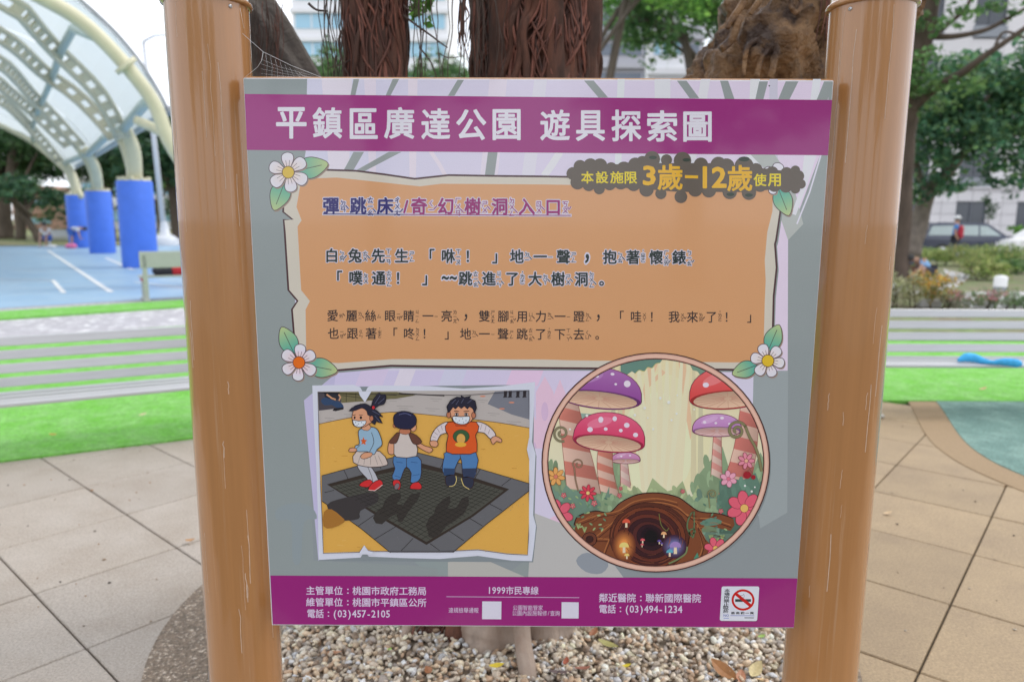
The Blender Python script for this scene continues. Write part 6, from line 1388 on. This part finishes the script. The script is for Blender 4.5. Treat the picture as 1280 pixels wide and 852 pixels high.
# nearer bench by the column, seen from behind, with things on it
q = gp(176, 375); vb = gp(300, 369); dB = (vb-q); ang = math.atan2(dB.y, dB.x)
M_gpanel = mat('grey_green_panel', (.40, .42, .38), .5, var=.06)
L_ = 2.2; cB = q+Vector((math.cos(ang), math.sin(ang), 0))*L_/2
nb = plain_bench((cB.x, cB.y, 0), ang+math.pi, L_, 'grey-green backed bench at the near edge of the blue court, its back to the sign', .86, True, M_gpanel)
M_rk = mat('red_clothes', (.62, .03, .05), .8, var=.2)
dBu = Vector((math.cos(ang), math.sin(ang), 0)); nB = Vector((-dBu.y, dBu.x, 0))
for s, sz, z, m, lb in [(.95, (.42, .14, .16), .46, M_rk, 'red jacket lying on the seat of the bench by the blue columns'), (.45, (.22, .12, .15), .46, M_dark, 'black bag lying beside the red jacket on the bench'), (-.05, (.06, .1, .16), .46, M_rk, 'red bundle at the left end of the bench by the blue columns')]:
    b = MB(); b.box((-sz[0], -sz[1], 0), (sz[0], sz[1], sz[2]), .05); o = b.build('bag' if 'bag' in lb else 'clothes_bundle', m); p = q+dBu*s+nB*.02; o.location = (p.x, p.y, z-.01 if s > 0 else .45); o.rotation_euler = (0, 0, ang); tag(o, lb, 'bag' if 'bag' in lb else 'clothes')
    if s < 0: o.location = (p.x+.02, p.y+.25, .30)
# lamp post
pb = gp(207, 306.5); pt = at(190, 150, pb.y)
t = empty('lamp_post', (pb.x, pb.y, 0), label='tall pale slightly leaning lamp post right of the blue columns', cat='lamp post')
M_pole = mat('pale_pole', (.60, .62, .66), .4, var=.05)
b = MB(); v = Vector((pt.x-pb.x, 0, pt.z)); b.tube([(0, 0, 0), v, v*1.6], [.16, .13, .09], 12); b.build('pole', M_pole, t)
b = MB(); b.lathe([(.75, 0), (.75, .3), (.5, .5), (.28, .62), (.2, 1.2), (.16, 1.3)], 16); b.build('base', M_pole, t)
b = MB(); e = v*1.6; b.tube([e, e+Vector((.6, 0, .3)), e+Vector((1.4, 0, .35))], [.07, .06, .05], 8); b.build('arm', M_pole, t); b = MB(); b.box((e.x+1.3, -.18, e.z+.28), (e.x+2.1, .18, e.z+.42), .05); b.build('lamp_head', M_pole, t)

# ================================================================== BUILDINGS
M_tile = mat('white_wall_tile', (.66, .64, .65), .45, var=.05, rnd=.06); M_grout = mat('tile_grout', (.40, .39, .40), .9, var=.1)
M_glassd = mat('dark_window', (.035, .045, .06), .08, var=.1, spec=.8); M_fr = mat('dark_frame', (.10, .11, .13), .5, var=.05); M_gband = mat('grey_spandrel', (.26, .28, .31), .6, var=.08)
bd = empty('office_building', (32, 43, 0), label='white-tiled office building with dark windows behind the tree at the right', cat='building')
def BD(o): o.parent = bd; o.matrix_parent_inverse = Matrix.Translation((-32, -43, 0)); return o
X0, X1, YF = 19.0, 52.0, 43.0
b = MB(); b.box((X0, YF+.30, -.1), (X1, YF+14, 24)); BD(b.build('wall', M_grout))
bay = 3.5; nb_ = 0
wx0 = at(1197, 260, 43).x
bays = [wx0+bay*k for k in range(-3, 7)]
wz = [(.05, 2.62), (4.0, 6.1), (8.1, 10.6), (12.2, 15.0), (16.6, 19.2), (20.4, 22.8)]
tile_me = {}
def tile(x0, x1, z0, z1):
    k = (round(x1-x0, 3), round(z1-z0, 3))
    if k not in tile_me: b = MB(); b.box((0, 0, 0), (x1-x0-.02, .18, z1-z0-.02), .012); tile_me[k] = b.mesh('wall_tile'); tile_me[k].materials.append(M_tile)
    o = link('wall_tile', tile_me[k]); BD(o); o.location = (x0+.01, YF+.125, z0+.01)
WW = 1.75
for k, bx0 in enumerate(bays):
    for zi, (z0, z1) in enumerate(wz):
        f = MB(); f.box((bx0, YF+.22, z0), (bx0+WW, YF+.34, z0+.08)); f.box((bx0, YF+.22, z1-.08), (bx0+WW, YF+.34, z1)); f.box((bx0, YF+.22, z0+.08), (bx0+.08, YF+.34, z1-.08)); f.box((bx0+WW-.08, YF+.22, z0+.08), (bx0+WW, YF+.34, z1-.08)); f.box((bx0+WW/2-.04, YF+.22, z0+.08), (bx0+WW/2+.04, YF+.34, z1-.08))
        if zi == 3: f.box((bx0+.08, YF+.23, z1-1.0), (bx0+WW/2-.04, YF+.33, z1-.92)); f.box((bx0+WW/2+.04, YF+.23, z1-1.0), (bx0+WW-.08, YF+.33, z1-.92))
        wn = BD(f.build('window', M_fr)); 
        g = MB(); g.box((bx0+.04, YF+.26, z0+.04), (bx0+WW-.04, YF+.285, z1-.04)); p = g.build('pane', M_glassd, wn); p.matrix_parent_inverse = Matrix.Identity(4)
        if zi >= 1: s_ = MB(); s_.box((bx0-.06, YF+.02, z0-.62), (bx0+WW+.06, YF+.29, z0-.02), .02); BD(s_.build('window_sill', M_gband))
    # tiled piers beside each bay, and bands under the windows, low storeys tile by tile
    px0, px1 = bx0+WW, bx0+bay
    zt = 0.0
    while zt < 8.0:
        for q_ in range(2): w_ = (px1-px0)/2; tile(px0+q_*w_, px0+(q_+1)*w_, zt, zt+.64)
        zt += .64
    b = MB(); b.box((px0, YF+.12, 8.32), (px1, YF+.299, 24), .01); BD(b.build('pier', M_tile))
    for q_ in range(2): tile(bx0+q_*WW/2, bx0+(q_+1)*WW/2, 2.64, 3.34)
    for z0, z1 in [(6.12, 7.4), (10.62, 11.5), (15.02, 15.9), (19.22, 19.7)]: b = MB(); b.box((bx0+.003, YF+.14, z0), (bx0+WW-.003, YF+.299, z1), .01); BD(b.build('spandrel', M_tile))
b = MB(); b.box((bays[0]-.3, YF-.02, 3.36), (X1, YF+.12, 3.46), .01); BD(b.build('cornice', M_tile))
# distant blocks seen between the stems
def block(x0, x1, Y, z1, m, label, floors, bandm, fr=.45, z00=0, vert=0):
    c = ((x0+x1)/2, Y, 0); t = empty('building', c, label=label, cat='building'); d = (x1-x0)*.6
    b = MB(); b.box((x0-c[0], .35, -.1), (x1-c[0], d, z1), .05); b.build('wall', m, t)
    fh = (z1-z00)/floors
    for k in range(floors):
        z = z00+k*fh; b = MB(); b.box((x0-c[0]+.5, .22, z+fh*.3), (x1-c[0]-.5, .45, z+fh*(.3+fr))); w_ = b.build('window_band', bandm, t)
        n = max(3, int((x1-x0)/3)); mm = MB()
        for i in range(1, n): xx = x0-c[0]+(x1-x0)*i/n; mm.box((xx-.09, .16, z+fh*.3), (xx+.09, .215, z+fh*(.3+fr)))
        mm.build('mullion', m, w_)['kind'] = 'stuff'
        b = MB(); b.box((x0-c[0]-.2, -.3, z+fh*.82), (x1-c[0]+.2, .345, z+fh*.98), .03); b.build('floor_band', m, t)
    b = MB(); b.box((x0-c[0]-.4, -.4, z1), (x1-c[0]+.4, d+.3, z1+.8), .05); b.build('roof', m, t)
    return t
M_gl = mat('pale_blue_glass', (.36, .60, .76), .2, var=.08); M_pw = mat('pale_wall', (.80, .80, .82), .7, var=.04); M_gw = mat('grey_wall', (.46, .46, .50), .7, var=.06); M_gd = mat('grey_glass', (.16, .19, .24), .2, var=.1)
block(at(366, 60, 120).x, at(560, 60, 120).x, 120, 46, M_pw, 'pale high-rise with light blue glass bands seen left of the banyan stems', 11, M_gl, .5)
block(at(728, 60, 90).x, at(880, 60, 90).x, 90, 26, M_gw, 'grey block with dark bands seen right of the thick banyan stem', 8, M_gd, .38)
block(at(812, 60, 70).x, at(858, 60, 70).x, 70, 19, M_pw, 'small white block lower right behind the bright green tree', 5, M_gl, .3)
block(at(14, 270, 95).x, at(66, 270, 95).x, 95, 4.6, mat('brick_orange', (.55, .34, .26), .8, var=.15), 'low orange-brown building glimpsed behind the trees at the left', 2, M_gl, .3)
block(at(100, 270, 98).x, at(300, 270, 98).x, 98, 7, M_pw, 'low white building glimpsed between the trunks behind the court', 2, M_gl, .4)
sheet('far_ground_left', [(-200, 88), (20, 88), (60, 300), (-400, 300)], .02, M_lawn)['kind'] = 'structure'
wood = leaf_cloud('far_wood', [((x, 90+rt.uniform(-3, 3), rt.uniform(1.2, 7.5)), (4.5, 2.5, 1.7), 260) for x in np.arange(-120, -10, 2.2)], .55, GD+GT, None); wood['kind'] = 'stuff'
# far hedge-like tree line closing the park
for i, (x, y, w_, lb) in enumerate([(-52, 76, 8, 'round green tree far behind the court, at the left edge'), (-38, 80, 8, 'round green tree far behind the blue columns'), (-25, 78, 8, 'round green tree far behind the lamp post'), (-19, 84, 8, 'round green tree in the far gap left of the banyan'), (-8, 82, 8, 'round green tree in the far gap between the banyan stems'), (3, 80, 8, 'round green tree far behind the thick banyan stem')]):
    t = tree((x, y, 0), 9.5, (4.8, 3, 4), .3, GM, lb, 'far trees closing the park', size=.5, nl=1500, forks=4, seed=100+i, crown_z=.5)

# ================================================================== CARS, POT, BOLLARD
def car(loc, rz, L, body, label, prof, wins, name='estate_car', cat_='car'):
    t = empty(name, loc, rz, label=label, cat=cat_); W_ = .86
    b = MB(); M = None
    n = len(prof)
    V = []; F = []
    for s, inset in ((-1, .0), (1, .0)):
        for x, z in prof:
            tap = .10*max(0, (z-.85)/.6); V.append((x, s*(W_-tap), z))
    for tri in tessellate_polygon([[Vector((x, z, 0)) for x, z in prof]]): F.append(tuple(tri)); F.append(tuple(i+n for i in tri)[::-1])
    for i in range(n): F.append((i, (i+1) % n, (i+1) % n+n, i+n))
    bd_ = link('body', meshof('body', V, F), t, body); bv = bd_.modifiers.new('bev', 'BEVEL'); bv.width = .05; bv.segments = 3; bv.limit_method = 'ANGLE'; bv.angle_limit = rad(25)
    for P in wins:
        for s in (-1, 1):
            V = []; 
            for x, z in P: tap = .10*max(0, (z-.85)/.6); V.append((x, s*(W_-tap+.006), z))
            m_ = len(V); V2 = [(v[0], v[1]-s*.03, v[2]) for v in V]; Fw = [tuple(range(m_)), tuple(range(m_, 2*m_))[::-1]]+[(i, (i+1) % m_, (i+1) % m_+m_, i+m_) for i in range(m_)]
            link('side_window', meshof('side_window', V+V2, Fw), t, mat('car_glass', (.42, .50, .50), .1, var=.1, spec=.8))
    for x in (prof[0][0]+.85, prof[0][0]+L-.85):
        for s in (-1, 1):
            w_ = MB(); w_.lathe([(.22, -.10), (.31, -.10), (.33, -.07), (.33, .07), (.31, .10), (.22, .10)], 20); o = w_.build('wheel', mat('tyre', (.02, .02, .022), .8, var=.1), t); o.location = (x, s*.80, .33); o.rotation_euler = (rad(90), 0, 0)
            r_ = MB(); r_.lathe([(.02, -.105), (.20, -.105), (.215, -.09), (.215, .09), (.20, .105), (.02, .105)], 16); r_.build('rim', mat('wheel_rim', (.5, .5, .52), .3, metal=.7), o)
    for s in (-.6, .6):
        h_ = MB(); h_.box((prof[0][0]+L-.10, s-.16, .62), (prof[0][0]+L+.01, s+.16, .78), .03); h_.build('headlight', mat('lamp_glass', (.75, .75, .72), .15), t)
        h_ = MB(); h_.box((prof[0][0]-.01, s-.14, .72), (prof[0][0]+.08, s+.14, .95), .03); h_.build('tail_light', mat('tail_red', (.5, .02, .02), .2), t)
    return t
M_navy = mat('dark_blue_car_paint', (.035, .045, .085), .25, var=.03, coat=.8)
profE = [(-2.3, .35), (-2.3, .85), (-2.2, 1.0), (-1.95, 1.44), (-1.6, 1.50), (.35, 1.47), (1.15, .98), (2.0, .86), (2.28, .66), (2.3, .35)]
cL_ = at(1146, 300, 31).x; car((cL_+2.15, 31.2, -.05), 0, 4.6, M_navy, 'dark blue estate car parked in front of the white building', profE, [[(-2.05, 1.0), (-1.88, 1.36), (-.75, 1.40), (-.75, 1.0)], [(-.68, 1.0), (-.68, 1.40), (.0, 1.39), (.0, .99)], [(.07, .99), (.07, 1.39), (.38, 1.36), (.92, .99)]])
profW = [(-2.0, .35), (-2.0, .80), (-1.7, .95), (-1.1, 1.35), (-.6, 1.42), (.4, 1.40), (1.1, .95), (1.8, .82), (2.0, .6), (2.0, .35)]
wc = at(1254, 312, 29.8).x; car((wc+2.0, 29.9, -.05), math.pi, 4.0, M_white, 'white car whose nose shows at the right edge behind the hedge', profW, [[(-1.45, .97), (-1.0, 1.28), (-.1, 1.32), (-.1, .96)], [(0, .96), (0, 1.32), (.35, 1.30), (.9, .96)]], name='white_car')
q = at(1268, 306, 40); t = empty('potted_shrub', (q.x, 40, .05), label='round green shrub in a pale stone urn before the white building', cat='potted plant')
b = MB(); b.lathe([(.28, 0), (.30, .06), (.16, .14), (.14, .24), (.34, .42), (.46, .62), (.50, .66), (.46, .70)], 18); b.build('urn', mat('pale_stone', (.46, .40, .36), .8, var=.15), t); leaf_cloud('foliage', [((0, 0, .95), (.5, .5, .28), 500)], .12, [(.16, .38, .06), (.22, .46, .08)], t)
q = gp(1249, 367); t = empty('bollard', (q.x, q.y, -.02), label='short white bollard with a grey band by the garden pavement', cat='bollard')
b = MB(); b.lathe([(.12, 0), (.12, .16), (.125, .17)], 16); b.build('grey_band', M_gband, t); b = MB(); b.lathe([(.13, .17), (.13, .36), (.115, .39), (.03, .41)], 16); b.build('post', M_white, t)
q = at(1225, 300, 40); t = empty('young_tree', (q.x+.3, 40, .05), label='slim young tree in front of a dark ground-floor window', cat='tree'); b = MB(); b.tube([(0, 0, 0), (.05, 0, 1), (0, 0, 2.2)], [.05, .04, .02], 6); b.build('trunk', M_barkd, t); leaf_cloud('crown', [((0, 0, 2.2), (.55, .4, .9), 260)], .16, GD, t)
# white low rail/kerb of the bed behind the bench
for i, (x0, x1) in enumerate([(1150, 1178), (1190, 1214), (1222, 1246), (1256, 1284)]):
    a = gp(x0, 383); c_ = gp(x1, 383); b = MB(); b.box((0, 0, 0), ((c_.x-a.x), .16, .16), .03); o = b.build('kerb_stone', M_conc); o.location = (a.x, a.y, -.03); tag(o, ['pale kerb stone of the flower bed nearest the right post', 'second pale kerb stone of the flower bed from the right post', 'pale kerb stone of the flower bed above the blue cloth', 'pale kerb stone of the flower bed at the right edge'][i], 'kerb stone', 'kerb stones edging the flower bed')
# unseen trees added behind the viewpoint for the glossy film to mirror
for i, (x, y, h) in enumerate([(-9, -13, 9), (-3.5, -16, 10), (4, -14, 8), (10, -17, 10)]):
    tree((x, y, 0), h, (3, 2.5, 3), .3, GD, ['unseen tree added behind the viewpoint on the far left', 'unseen tree added behind the viewpoint left of centre', 'unseen tree added behind the viewpoint right of centre', 'unseen tree added behind the viewpoint on the far right'][i], 'unseen trees added behind the viewpoint', size=.4, nl=1500, seed=200+i, crown_z=.5)
